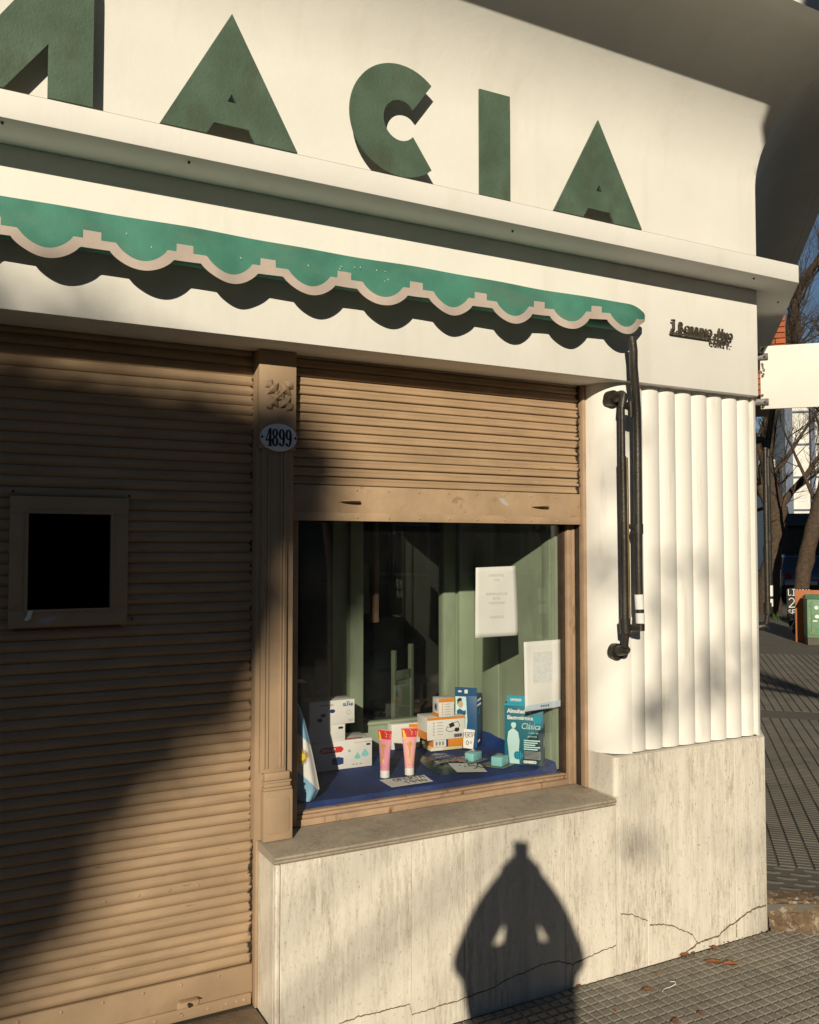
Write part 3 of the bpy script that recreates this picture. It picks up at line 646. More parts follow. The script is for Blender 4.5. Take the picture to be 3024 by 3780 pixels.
def ycl(x, z):
    b = 2.604+.0045*math.sin(x*7.3)+.003*math.sin(x*17) + max(0, 2.56-z)*.06*math.sin(x*23.7+math.sin(x*9))
    end = max(0, (x-2.33)/.125)
    return b + .035*end**1.8 + (.012*(2.61-z)/.1 if False else 0)
def strip(lo, hi, name, m, th, dy, rows):
    mb = MB(); n = len(xs)
    for side_ in (0, 1):
        base = len(mb.v)
        vs = []
        for r in range(rows+1):
            for xx in xs:
                z = lo(xx)+(hi(xx)-lo(xx))*r/rows
                vs.append((xx, ycl(xx, z)+dy+side_*th, z+lift(xx)*(1 if z < 2.56 else (2.60-z)/.04 if z < 2.60 else 0)))
        mb.add(vs, [(r*n+i, r*n+i+1, (r+1)*n+i+1, (r+1)*n+i) for r in range(rows) for i in range(n-1)])
    return mb.build(name, m, aw, smooth=60)
strip(zi, ztop, 'valance', AWN, .0016, 0, 6)
strip(zo, lambda x: zi(x)+.0004, 'binding', TRIM, .0016, -.0003, 3)
tp = MB(); tp.grid(60, 6, lambda u, v: (-1.0+3.33*u, 2.6045+.0045*math.sin((-1+3.33*u)*7.3)+.003*math.sin((-1+3.33*u)*17)+.10*v, ztop(-1+3.33*u)-.0005+.004*math.sin(math.pi*v)))
tp.build('canopy_top', AWN, aw, smooth=60)
MB().tube([(-1.0, 2.655, 2.545), (2.375, 2.655, 2.545)], .040, 20).build('canvas_roll', AWN, aw, smooth=60)
MB().box(-1.0, 2.38, 2.619, 2.636, 2.522, 2.545).build('front_bar', IRON, aw, bevel=.003)
MB().disc((2.376, 2.655, 2.545), (1, 0, 0), .044, .01, 20).build('end_cap', IRON, aw, smooth=40)
fk = MB(); ff = Face((0, 2.6015, 0), (1, 0, 0)); rr = random.Random(5)
for x, z in ((.53, 2.525), (.80, 2.535), (1.02, 2.545), (1.13, 2.562), (1.13, 2.553), (1.18, 2.566), (1.20, 2.568), (1.26, 2.566), (1.29, 2.569), (1.30, 2.541), (1.29, 2.535), (.46, 2.555)):
    a = rr.uniform(0, 3); l_ = rr.uniform(.002, .006); ff.stroke([(x, z), (x+l_*math.cos(a), z+l_*math.sin(a))], .0016, fk, .0004, .001)
fk.build('paint_fleck', PAPER, aw)
# awning arm beside the window --------------------------------------------
def awning_arm(label, T_, tapes=True, own=None):
    """T_ maps local (x, y-out, z) onto the wall; x along, o out of the wall"""
    p0 = T_(.05, .0, 1.24)
    rt_ = own or thing('folded_awning_frame', label, 'awning frame', p0)
    arm = [(.005, .135, 2.475), (.013, .135, 2.42), (.022, .125, 2.36), (.045, .11, 2.27), (.060, .10, 2.19), (.061, .10, 2.05), (.060, .10, 1.75), (.059, .10, 1.60), (.060, .10, 1.47), (.066, .10, 1.37)]
    MB().tube([T_(*p) for p in arm], [.0165]*6+[.0165, .0165, .0165, .0165], 12).build('folding_arm', IRON, rt_, smooth=60)
    MB().tube([T_(-.004, .085, 2.235), T_(-.002, .085, 1.36)], .0115, 12).build('guide_tube', IRON, rt_, smooth=60)
    MB().tube([T_(-.003, .085, 2.01), T_(.003, .085, 1.36)], .0145, 10).build('slide_channel', IRON, rt_, smooth=60)
    MB().tube([T_(.008, .097, 2.005), T_(.013, .097, 1.365)], .0048, 8).build('slide_rod', BRASS, rt_, smooth=60)
    MB().disc(T_(.022, -.02, 2.255), T_(-.03, 1, 2.245)-T_(-.03, 0, 2.245), .032, .030, 18).tube([T_(.022, .0, 2.255), T_(.018, .06, 2.258), T_(.004, .085, 2.25), T_(-.004, .085, 2.20)], [.022, .020, .018, .015], 12).build('top_mount', IRON, rt_, smooth=50)
    MB().tube([T_(.022, .105, 2.225), T_(.024, .105, 2.165)], .012, 10).tube([T_(-.005, .095, 2.215), T_(.026, .095, 2.205)], .014, 10).build('clamp', IRON, rt_, smooth=50)
    MB().tube([T_(.059, .10, 1.745), T_(.059, .10, 1.705)], .021, 14).tube([T_(.02, .095, 1.735), T_(.05, .1, 1.725)], .010, 8).build('collar', IRON, rt_, smooth=50)
    MB().tube([T_(.0, .085, 1.375), T_(.004, .085, 1.315)], .021, 12).tube([T_(.008, .09, 1.338), T_(.064, .10, 1.338)], .014, 10).tube([T_(.066, .10, 1.352), T_(.066, .10, 1.325)], .017, 12).build('elbow_joint', IRON, rt_, smooth=50)
    MB().tube([T_(.006, .085, 1.315), T_(.008, .075, 1.262)], .0135, 10).disc(T_(.034, -.02, 1.235), T_(0, 1, 0)-T_(0, 0, 0), .033, .026, 18).tube([T_(.032, .0, 1.237), T_(.018, .07, 1.250), T_(.022, .082, 1.246)], [.022, .019, .012], 12).build('foot_mount', IRON, rt_, smooth=50)
    if tapes:
        MB().tube([T_(.060, .10, 1.468), T_(.0635, .10, 1.41)], .0182, 14).build('white_tape', PAPER, rt_, smooth=60)
        MB().tube([T_(.0645, .10, 1.395), T_(.0658, .10, 1.355)], .0180, 14).build('white_tape', PAPER, rt_, smooth=60)
    return rt_
awning_arm('', lambda x, o, z: Vector((2.370+x, 2.75-o, z)), own=aw)
awning_arm('black folded awning arm round the corner, on the side street wall', lambda x, o, z: side(.95+x*.4, .035+o*.85, z-.02), tapes=True)

# ================================================================== SMALL SIGNS
np_ = thing('builder_nameplate', 'small bronze raised builder name lettering near the corner', 'lettering', (2.83, F0, 2.515))
ft = Face((0, F0-.0008, 0), (1, 0, 0))
def nm(body, a, b, size, sx): ft.text(body, a, b, size, .012, .0045, sx, off=.0004).build('letter', BRONZE, np_)
zb = 2.548; xq = 2.664
for ch, size, adv, sx in (('J', .064, .026, .62), ('.', .05, .014, .8), ('B', .064, .032, .66), ('O', .048, .034, .82), ('R', .048, .027, .74), ('R', .048, .027, .74), ('I', .048, .012, .8), ('N', .048, .029, .74), ('O', .048, .036, .82), ('.', .04, .010, .8), ('y', .040, .022, .8), ('H', .064, .032, .66), ('N', .044, .026, .74), ('O', .044, .03, .8)):
    if ch == 'J': ft.stroke([(xq+.002, zb+.047), (xq+.016, zb+.047)], .006, ft.stroke([(xq+.013, zb+.049), (xq+.013, zb+.008), (xq+.009, zb+.001), (xq+.003, zb+.002), (xq, zb+.010)], .006, None, .012, .021), .012, .021).build('letter', BRONZE, np_)
    else: nm(ch, xq, zb, size, sx)
    xq += adv
xq = 2.884
for ch, adv in (('C', .024), ('O', .027), ('N', .026), ('S', .023), ('T', .02), ('.', .01)):
    nm(ch, xq, 2.519, .034, .8); xq += adv
MB().box(2.660, 2.885, F0-.020, F0-.0095, 2.5395, 2.5455).build('underline', BRONZE, np_)
for x in (2.67, 2.76, 2.85, 2.90, 2.99): MB().tube([(x, F0, 2.5425), (x, F0-.012, 2.5425)], .002, 6).build('pin', BRONZE, np_)
hp = thing('house_number_plate', 'oval white enamel house number plate reading 4899', 'number plate', (1.009, 2.846, 1.977))
fp = Face((1.0085, 2.8445, 2.024), (1, 0, 0))
fp.ell(0, 0, .0655, .0475, 0, .0045, seg=40).build('plate', ENAMEL, hp, bevel=.0012)
def ringm(mb, a, b, ra, rb, ta, tb, a0=0, a1=360, n=22, h0=.0048, h1=.0056):
    for k in range(n):
        t0, t1 = R(a0+(a1-a0)*k/n), R(a0+(a1-a0)*(k+1)/n)
        q = lambda t, i: (a+(ra-ta*i)*math.cos(t), b+(rb-tb*i)*math.sin(t))
        fp.poly([q(t0, 0), q(t1, 0), q(t1, 1), q(t0, 1)], h0, h1, mb)
    return mb
d4 = MB(); fp.poly([(-.0335, .029), (-.0285, .029), (-.0285, -.0275), (-.0365, -.0275), (-.0365, -.0285)][:0] or [(-.0352, .030), (-.0265, .030), (-.0265, -.0285), (-.0352, -.0285)], .0048, .0056, d4)
fp.poly([(-.0345, .029), (-.0345, .020), (-.0430, -.0075), (-.0465, -.0075)], .0048, .0056, d4); fp.rect(-.0465, -.0125, -.0245, -.0076, .0048, .0056, d4); fp.rect(-.0405, -.0310, -.0235, -.0286, .0048, .0056, d4)
d4.build('digit', INK, hp)
def d8(a):
    m = MB(); ringm(m, a, .0148, .0106, .0146, .0072, .0036); ringm(m, a, -.0142, .0118, .0164, .0080, .0040); m.build('digit', INK, hp)
def d9(a):
    m = MB(); ringm(m, a, .0110, .0112, .0182, .0078, .0038); ringm(m, a-.0002, -.0040, .0114, .0268, .0080, .0042, 20, -130, 16); fp.ell(a-.0072, -.0225, .0038, .0045, .0048, .0056, m, 12); m.build('digit', INK, hp)
d8(-.0135); d9(.0105); d9(.0345)
for a in (-.0595, .0590): fp.ell(a, 0, .0042, .0046, .0046, .0062, seg=12).build('screw', IRON, hp)

# blade sign on the side street wall -------------------------------------
bs = thing('blade_sign', 'blank white metal blade sign with flaking edge, bolted to the side wall', 'sign', side(.5, .05, 2.335))
Mb = Matrix((( -U.x, N.x, 0, 0), (-U.y, N.y, 0, 0), (0, 0, 1, 0), (0, 0, 0, 1)))
b0 = side(.5, 0)
Ms = Matrix.Translation(b0) @ Matrix(((N.x, U.x, 0, 0), (N.y, U.y, 0, 0), (0, 0, 1, 0), (0, 0, 0, 1)))
MB().box(.052, .75, 0, .012, 2.338, 2.652, Ms).build('panel', SIGNW, bs, bevel=.002)
for z in (2.372, 2.598):
    br = MB().box(-.02, .088, -.006, -.0005, z-.017, z+.017, Ms).build('bracket', IRON, bs, bevel=.001)
    MB().dome(Ms @ Vector((.071, -.006, z)), -U, .006, .006).build('bolt', BRONZE, br, smooth=50)
fs = Face(b0, N); rr = random.Random(8)
for a, b in ((.066, 2.64), (.060, 2.63), (.060, 2.56), (.063, 2.545), (.068, 2.53), (.057, 2.52), (.061, 2.50), (.066, 2.51), (.058, 2.345), (.064, 2.35), (.058, 2.405)):
    n_ = 9; fs.poly([(a+rr.uniform(.35, 1)*.009*math.cos(2*math.pi*k/n_), b+rr.uniform(.35, 1)*.012*math.sin(2*math.pi*k/n_)) for k in range(n_)], .0004, .001).build('flaked_patch', FLAKE, bs)

# ================================================================== INSIDE THE DISPLAY WINDOW
ZC = .740
case = thing('display_case', 'pale green painted wooden display case behind the shop window', 'display case', (1.7, 3.3, .676))
MB().box(1.065, 2.288, 3.0, 3.70, .70, .728).build('deck', PANEL, case)
sp = MB(); sp.box(2.288, 2.31, 3.0, 3.68, .728, 2.36); sp.build('side_panel', PANEL, case)
MB().box(2.2805, 2.2878, 3.42, 3.56, .728, 2.36).build('side_batten', PANEL, case, bevel=.002)
MB().box(2.2825, 2.2878, 3.03, 3.085, .728, 2.36).build('side_batten', PANEL, case, bevel=.002)
MB().box(2.205, 2.2875, 3.635, 3.69, .728, 2.36).build('post', PANEL, case, bevel=.003)
MB().box(2.125, 2.190, 3.650, 3.70, .728, 2.36).build('post', PANEL, case, bevel=.003)
MB().box(2.1902, 2.2048, 3.665, 3.69, .728, 2.36).build('panel_strip', PANEL, case)
MB().box(1.635, 1.700, 3.640, 3.70, .728, 2.36).build('post', PANEL, case, bevel=.003)
MB().box(1.560, 1.634, 3.665, 3.70, .728, 2.36).build('post', PANEL, case, bevel=.003)
MB().box(1.758, 1.780, 3.645, 3.67, 1.31, 1.78).build('post', mat('shaded_brown_wood', (.16, .10, .06), .7), case, bevel=.002)  # brown darkened in the colour so the post looks shaded
MB().box(1.7005, 2.1245, 3.650, 3.675, .728, .845).build('back_rail', PANEL, case, bevel=.003)
MB().box(1.7005, 2.1245, 3.640, 3.685, .8455, .862).build('rail_cap', PANEL, case, bevel=.004)
MB().box(1.065, 1.5595, 3.67, 3.695, .728, .80).build('back_rail', PANEL, case)
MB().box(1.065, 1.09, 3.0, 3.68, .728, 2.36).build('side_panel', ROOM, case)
MB().box(1.7005, 2.1245, 3.672, 3.676, .8625, 2.36).build('back_pane', PANE, case)
MB().box(1.0905, 1.5595, 3.672, 3.676, .8005, 2.36).build('back_pane', PANE, case)
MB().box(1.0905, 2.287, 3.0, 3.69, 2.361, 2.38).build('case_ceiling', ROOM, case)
# half open glazed cupboard leaf seen through the back
SHGREEN = mat('shaded_green_paint', (.085, .11, .075), .6, .15)  # pale green darkened to stand in for shade on the door
lf = thing('cupboard_door', 'small pale green glazed cupboard door standing ajar behind the display case', 'cupboard door', (2.05, 4.0, .02))
Ml = Matrix.Translation((2.005, 3.93, 0)) @ Matrix.Rotation(R(28), 4, 'Z')
for a, b, z0, z1 in ((0, .022, .45, 1.14), (.150, .175, .45, 1.16), (.022, .150, .99, 1.035), (.022, .150, .45, .49)):
    MB().box(a+.0003, b-.0003, 0, .022, z0, z1, Ml).build('leaf_frame', SHGREEN, lf, bevel=.002)
MB().box(.0225, .1495, .008, .014, .4905, .9895, Ml).build('leaf_panel', SHGREEN, lf)
sh = thing('back_shelf', 'dark shelf of shop goods standing behind the display case', 'shelf', (1.75, 5.0, .02))
MB().box(1.2, 2.9, 5.0, 5.4, .02, .05).box(1.2, 2.9, 5.38, 5.4, .0505, 2.2).build('shelf_back', ROOM, sh)
for z in (.6, 1.0, 1.4, 1.8): MB().box(1.2, 2.9, 5.0, 5.375, z, z+.025).build('shelf_board', DARKW, sh)
# blue cloth over the deck
cl = MB(); rc = random.Random(2)
def clf(u, v):
    x = 1.095+1.186*u; y = 2.974+.66*v
    z = ZC-.003+.0026*abs(math.sin(x*11+y*5+math.sin(y*9)))**6+.0022*abs(math.sin(y*13-x*4+math.sin(x*7)))**8+.001*math.sin(x*31+y*9)
    if u > .97: z += (u-.97)/.03*.055*(.35+.65*v)
    if v < .02: z -= .03
    return (x, y, z)
cl.grid(120, 60, clf); single('display_cloth', cl, CLOTH, 'royal blue cloth spread over the display window floor', 'cloth', smooth=70)

def carton(name, label, cat, FL, FR, depth, z0, z1, m, group=None, bevel=.0012):
    FL = Vector((*FL, z0)); FR = Vector((*FR, z0)); u = (FR-FL).normalized(); back = Vector((-u.y, u.x, 0)); wd = (FR-FL).length
    r = thing(name, label, cat, FL+(FR-FL)/2+back*depth/2, group)
    MB().add([FL, FR, FR+back*depth, FL+back*depth]+[p+Vector((0, 0, z1-z0)) for p in (FL, FR, FR+back*depth, FL+back*depth)],
             [(0, 3, 2, 1), (4, 5, 6, 7), (0, 1, 5, 4), (1, 2, 6, 5), (2, 3, 7, 6), (3, 0, 4, 7)]).build('box', m, r, bevel=bevel)
    return r, Face(FL, u), Face(FL+back*depth, -back), Face(FR, back), Face(FL+Vector((0, 0, z1-z0)), u, back), wd
# --- left stack
r, f, fL, fR, fT, wd = carton('nebuliser_box', 'white nebuliser box with red logo and two blue fish, bottom of the left stack', 'box', (1.335, 3.374), (1.614, 3.370), .135, ZC+.001, .857, CARD)
f.poly(oc(.045, .070, .150, .094, .010)).build('logo_panel', RED, r)
f.text('SAN-UP', .052, .0755, .019, sx=.95, off=.0004, h=.0007).build('logo_text', CARD, r)
f.poly([(.100, .045), (.125, .052), (.150, .046), (.150, .022), (.125, .018), (.100, .024)]).build('printed_device', NAVY, r)
f.text('Ultrasonic Nebulizer', .197, .100, .0095).build('title_text', GREY, r)
f.poly(oc(.252, .087, .272, .095, .003)).build('badge', INK, r)
def fish(a, b, s_): 
    m = MB(); f.poly([(a-.5*s_, b+.1*s_), (a-.2*s_, b+.42*s_), (a+.25*s_, b+.38*s_), (a+.5*s_, b), (a+.62*s_, b-.15*s_), (a+.3*s_, b-.4*s_), (a-.3*s_, b-.4*s_), (a-.55*s_, b-.2*s_)], mb=m)
    f.poly([(a-.1*s_, b+.4*s_), (a-.3*s_, b+.65*s_), (a+.1*s_, b+.6*s_), (a+.2*s_, b+.4*s_)], mb=m); m.build('printed_fish', CYAN if s_ > 1 else AQUA, r)
fish(.213, .045, .025); fish(.247, .054, .030)
for k, a in enumerate((.19, .205, .222)): f.rect(a, .012, a+.011, .017).build('small_print', GREY, r)
f.ell(.176, .071, .006, .006).build('stamp', GREY, r)
fT.poly(oc(.15, .012, .245, .030, .006)).build('logo_panel', RED, r)
r, f, fL, fR, fT, wd = carton('carton', 'grey shaded carton in the middle of the left stack', 'box', (1.335, 3.378), (1.494, 3.376), .12, .8575, .9255, CARD)
f.poly(oc(.128, .048, .150, .057, .003)).build('badge', INK, r)
r, f, fL, fR, fT, wd = carton('blood_pressure_box', 'white box with blue lettering on top of the left stack', 'box', (1.335, 3.374), (1.534, 3.371), .10, .926, 1.024, CARD)
f.text('SILFAB', .146, .072, .0165, sx=.95, off=.0005).build('brand_text', BLUE, r)
f.poly([(.158, .088), (.170, .085), (.180, .089), (.168, .091)]).build('brand_mark', CYAN, r)
f.ell(.172, .045, .010, .010).build('medal', GREY, r); f.ell(.172, .045, .007, .007, .0007, .0009).build('medal_centre', CARD, r)
f.text('2', .1685, .041, .011, h=.001).build('medal_digit', GREY, r)
for k in range(3): f.rect(.170, .016-k*.004, .192, .018-k*.004).build('small_print', GREY, r)
f.rect(.045, .078, .105, .083).build('small_print', GREY, r)
for a, b in ((.06, .04), (.10, .055), (.045, .022)): f.ell(a, b, .012, .008).build('printed_device', NAVY, r)
# --- cream tubes
def tube(name, label, cx, cy, yaw, m, h=.184):
    r = thing(name, label, 'tube', (cx, cy, ZC+.001), 'pink cream tubes standing on their caps')
    Mt = Matrix.Translation((cx, cy, ZC+.001)) @ Matrix.Rotation(yaw, 4, 'Z')
    MB().tube([Mt @ Vector((0, 0, z)) for z in (0, .0005, .027, .0285)], [.0180, .0188, .0188, .0182], 24).build('cap', CARD, r, smooth=40)
    def body(u, v):
        z = .0287+(h-.0287)*v; k = v**1.25; a = 2*math.pi*u
        rx = .0188+(.0335-.0188)*k; ry = .0188*(1-k)+.0010*k
        top = .010*(1-(math.cos(a))**2)*0
        return Mt @ Vector((rx*math.cos(a), ry*math.sin(a), z + (.0045*(1-abs(math.cos(a)))*(1 if v > .98 else 0))))
    b = MB(); b.grid(28, 16, body); b.build('tube_body', m, r, smooth=70)
    def on(u, v, h_=.0005):                                # point on the front half
        z = .0287+(h-.0287)*v; k = v**1.25; rx = .0188+(.0335-.0188)*k; ry = .0188*(1-k)+.0010*k
        return Mt @ Vector((rx*u, -(ry+.0006)*math.sqrt(max(0, 1-u*u))-h_, z))
    def patch(pts, m_, nm):
        q = MB(); n = len(pts); q.add([on(*p) for p in pts], [tuple(range(n))]); q.build(nm, m_, r)
    g_ = MB(); g_.grid(10, 4, lambda u, v: on(-.97+1.94*u, .78+.215*v, .0003)); g_.build('red_band', RED, r)
    patch([(-.88, .97), (.2, .97), (-.5, .74), (-.82, .74)], YELLOW, 'corner_flash')
    patch([(-.6, .62), (.1, .68), (.45, .60), (.1, .56), (.15, .42), (-.05, .2), (-.15, .2), (-.1, .42), (-.2, .54)], GOLD, 'printed_legs')
    patch([(.10+.22*math.cos(2*math.pi*k/12), .24+.05*math.sin(2*math.pi*k/12)) for k in range(12)], YELLOW, 'sticker')
    patch([(-.3, .08), (.6, .08), (.6, .105), (-.3, .105)], RED, 'red_line')
    g_ = MB()
    for k in range(2): g_.add([on(.25, .92-.055*k), on(.85, .92-.055*k), on(.85, .895-.055*k), on(.25, .895-.055*k)], [(0, 1, 2, 3)])
    g_.build('title_print', CARD, r)
tube('cream_tube', 'pink cream tube turned sideways, left of the pair', 1.5785, 3.177, R(-58), MAGENTA)
tube('cream_tube', 'salmon pink cream tube facing the street, right of the pair', 1.684, 3.168, R(-22), PINK)
# --- price cards
def quad_card(name, label, q, z, m=PAPER, tilt=0):
    mb = MB(); vs = [Vector((x, y, z+(tilt if i in (0, 3) else 0))) for i, (x, y) in enumerate(q)]
    mb.add(vs+[v+Vector((0, 0, .0005)) for v in vs], [(3, 2, 1, 0), (4, 5, 6, 7), (0, 1, 5, 4), (1, 2, 6, 5), (2, 3, 7, 6), (3, 0, 4, 7)])
    r = thing(name, label, 'price card', (sum(p[0] for p in q)/4, sum(p[1] for p in q)/4, z), 'handwritten price cards in the window')
    mb.build('card', m, r); return r
r = quad_card('price_card', 'handwritten price card lying on the blue cloth in front of the tubes', [(1.531, 3.023), (1.713, 3.025), (1.728, 3.126), (1.536, 3.139)], ZC+.003)
fc = Face((1.535, 3.022, ZC+.0036), (1, 0, 0), (0, 1, 0)); fc.script('OFERTA', .045, .066, .034, .0042, sp=.66).build('writing', INK, r); fc.script('1990', .068, .016, .036, .0042, sp=.7).build('writing', INK, r)
r = quad_card('price_card', 'handwritten price card 450 lying on the dark plastic bag', [(1.816, 3.017), (1.951, 3.007), (1.994, 3.132), (1.858, 3.158)], ZC+.016, tilt=.012)
fc = Face((1.835, 3.035, ZC+.0175), (1, -.05, 0), (.2, 1, .09)); fc.script('450', .026, .026, .062, .0050, sp=.66).build('writing', INK, r)
# --- white box at the back
r, f, fL, fR, fT, wd = carton('carton', 'white carton lying at the back behind the cream tubes', 'box', (1.815, 3.585), (1.955, 3.575), .05, ZC+.001, .853, CARD)
f.rect(.085, .085, .135, .108).build('orange_band', ORANGE, r); f.ell(.094, .05, .014, .018).build('printed_device', INK, r)
# --- orange boxes
r, f, fL, fR, fT, wd = carton('flat_box', 'pale yellow flat box at the bottom of the orange stack', 'box', (1.955, 3.475), (2.113, 3.462), .09, ZC+.001, .757, mat('pale_yellow_card', (.72, .62, .36), .5))
f.rect(.0, .001, .06, .015).build('white_panel', CARD, r)
r, f, fL, fR, fT, wd = carton('flat_box', 'orange and white flat box second from the bottom of the orange stack', 'box', (1.965, 3.468), (2.148, 3.448), .10, .7575, .7915, ORANGE)
f.rect(.0, .001, .062, .033).build('white_panel', CARD, r); f.rect(.062, .001, .072, .033).build('navy_stripe', NAVY, r)
for k in range(3): f.ell(.015+.016*k, .017, .005, .010).build('printed_figure', GREY, r)
r, f, fL, fR, fT, wd = carton('blood_pressure_box', 'white and orange box with a printed cuff, third of the orange stack', 'box', (1.932, 3.466), (2.118, 3.448), .115, .792, .892, CARD)
f.rect(0, .088, wd, .0995).build('orange_band', ORANGE, r); fL.rect(0, 0, .115, .035).build('orange_band', ORANGE, r)
m = MB(); f.poly([(.105, .066), (.128, .074), (.136, .056), (.113, .050)], mb=m); f.poly(oc(.135, .030, .158, .048, .005), mb=m); m.build('printed_device', INK, r)
m = MB(); f.stroke([(.118, .05), (.098, .055), (.092, .04), (.110, .032), (.135, .036)], .0022, m); f.stroke([(.13, .07), (.15, .075), (.160, .06), (.155, .046)], .0022, m); m.build('printed_tubing', INK, r)
for k in range(5): f.rect(.048, .074-k*.013, .078, .077-k*.013).build('small_print', GREY, r); f.ell(.032, .0755-k*.013, .004, .004).build('print_icon', GREY, r)
m = MB()
for k in range(11): f.rect(.132+k*.0038, .006, .1342+k*.0038+.0008*(k % 3), .021, mb=m)
m.build('barcode', INK, r)
r, f, fL, fR, fT, wd = carton('wrist_monitor_box', 'small white and orange cube box on top of the orange stack', 'box', (1.984, 3.452), (2.060, 3.444), .07, .8925, .9755, CARD)
f.rect(0, .066, wd, .0825).build('orange_band', ORANGE, r); fL.rect(0, .0, .07, .016).build('orange_band', ORANGE, r); fL.poly(oc(.022, .025, .055, .060, .006)).build('printed_device', GREY, r); fL.poly(oc(.028, .033, .046, .054, .004), .0007, .0009).build('printed_screen', NAVY, r)
for k in range(5): f.rect(.030, .056-k*.0115, .055, .059-k*.0115).build('small_print', GREY, r); f.ell(.018, .0575-k*.0115, .003, .003).build('print_icon', ORANGE, r)
# --- blue heating pad box
r, f, fL, fR, fT, wd = carton('heating_pad_box', 'tall dark blue heating pad box with hanging tab, at the back', 'box', (2.100, 3.505), (2.172, 3.432), .105, ZC+.001, .975, BLUE)
f.rect(0, .2342, wd, .272, -.0015, .0005).build('hang_tab', BLUE, r); f.rect(.045, .245, .06, .262, .0007, .0009).build('tab_label', CARD, r)
f.poly([(.018, .249), (.028, .249), (.034, .254), (.023, .259), (.012, .254)], .0007, .0009).build('tab_slot', CARD, r)
f.poly([(.002, .035), (.048, .035), (.058, .12), (.052, .23), (.002, .23)]).build('photo_panel', PALEC, r)
f.ell(.026, .196, .012, .018, .0007, .0009).build('printed_face', SKIN, r); f.poly([(.012, .19), (.010, .215), (.022, .225), (.034, .22), (.03, .21), (.018, .207)], .001, .0012).build('printed_hair', HAIR, r)
f.poly([(.008, .165), (.022, .175), (.040, .165), (.050, .17), (.052, .155), (.036, .13), (.018, .125), (.010, .14)], .001, .0012).build('printed_scarf', BLUE, r)
f.poly([(.016, .124), (.036, .129), (.044, .10), (.046, .04), (.008, .04)], .0007, .0009).build('printed_torso', CARD, r)
fR.text('ALMOHADILLA', .010, .208, .0135, sx=.8).build('title_text', CARD, r); fR.text('HEATING PAD', .010, .186, .0135, sx=.8).build('title_text', CARD, r)
for k in range(9): fR.rect(.012, .112-k*.009, .062, .1145-k*.009).build('small_print', TEAL, r)
fR.poly([(.02, .165), (.03, .15), (.05, .15), (.06, .170), (.052, .17), (.045, .158), (.032, .158)]).build('printed_pad', CYAN, r)
fR.poly(oc(.014, .020, .068, .034, .005)).build('logo_panel', RED, r); fR.text('SAN-UP', .018, .0225, .013, sx=.8, h=.0007).build('logo_text', CARD, r)
# its offer card
r = thing('price_card', 'handwritten offer card leaning on the blue heating pad box', 'price card', (2.125, 3.436, .745), 'handwritten price cards in the window')
fo = Face((2.098, 3.432, .745), (.9, -.42, 0), (.06, .12, 1)); fo.poly([(0, .006), (.045, 0), (.055, .083), (.004, .09)], 0, .0006).build('card', PAPER, r)
fo.script('FERTA', .000, .052, .020, .0022, sp=.52, h0=.0008, h1=.0012).build('writing', INK, r); fo.script('0=', .014, .018, .022, .0022, sp=.7, h0=.0008, h1=.0012).build('writing', INK, r)
# --- teal heating pad box
r, f, fL, fR, fT, wd = carton('heating_pad_box', 'tall teal electric heating pad box with white lettering, nearest the glass', 'box', (2.122, 3.136), (2.238, 3.020), .040, ZC+.001, .995, TEAL)
f.rect(.012, .2542, .105, .287, -.0012, .0005).build('hang_tab', CYAN, r); f.text('OMIGO', .025, .265, .014, off=.0006, h=.0008).build('tab_text', CARD, r)
f.poly([(.072, .0), (wd, .0), (wd, .16), (.10, .115)]).build('dark_panel', DTEAL, r); f.rect(0, .245, wd, .2535).build('top_band', CYAN, r)
f.text('Almohadilla', .012, .215, .024, sx=.88, off=.0008, h=.0007).build('title_text', CARD, r); f.text('Electrotérmica', .012, .188, .022, sx=.83, off=.0007, h=.0007).build('title_text', CARD, r)
f.text('Clásica', .070, .150, .036, sx=.80, shear=.25, h=.0010).build('title_text', PALEC, r)
f.text('1 año de', .100, .131, .012, shear=.25, h=.001).build('small_text', PALEC, r); f.text('garantía', .098, .117, .012, shear=.25, h=.001).build('small_text', PALEC, r)
f.poly([(.018, .045), (.012, .10), (.016, .135), (.030, .148), (.036, .150), (.042, .148), (.058, .135), (.064, .10), (.060, .05), (.064, .004), (.022, .004)], .0007, .0009).build('printed_torso', PALEC, r)
f.ell(.039, .166, .0105, .016, .0010, .0012).build('printed_face', PALEC, r); f.poly([(.029, .17), (.031, .182), (.040, .186), (.048, .181), (.050, .17), (.044, .175), (.034, .175)], .0013, .0015).build('printed_hair', TEAL, r)
f.poly(oc(.040, .022, .078, .056, .010), .0013, .0015).build('printed_pad', CYAN, r)
m = MB()
for k in range(4):
    for j in range(4): f.ell(.046+k*.009, .028+j*.0075, .003, .0026, .0016, .0018, m, 8)
m.build('pad_dots', DTEAL, r)
for k in range(5): f.rect(.082, .100-k*.009, .150-.01*(k % 3), .105-k*.009, .0010, .0012).build('bold_print', PALEC, r)
for k in range(7): f.rect(.084, .056-k*.0048, .152, .0577-k*.0048, .0010, .0012).build('small_print', GREY, r)
f.text('OMIGO', .080, .009, .0145, sx=1.1, off=.0012, h=.0010).build('brand_text', CARD, r)
f.poly(oc(.120, .175, .158, .206, .008), .0010, .0012).build('printed_pad', CYAN, r)
for k in range(4): fR.rect(.006, .03+k*.048, .034, .066+k*.048).build('side_panel_print', AQUA if k % 2 else DTEAL, r)
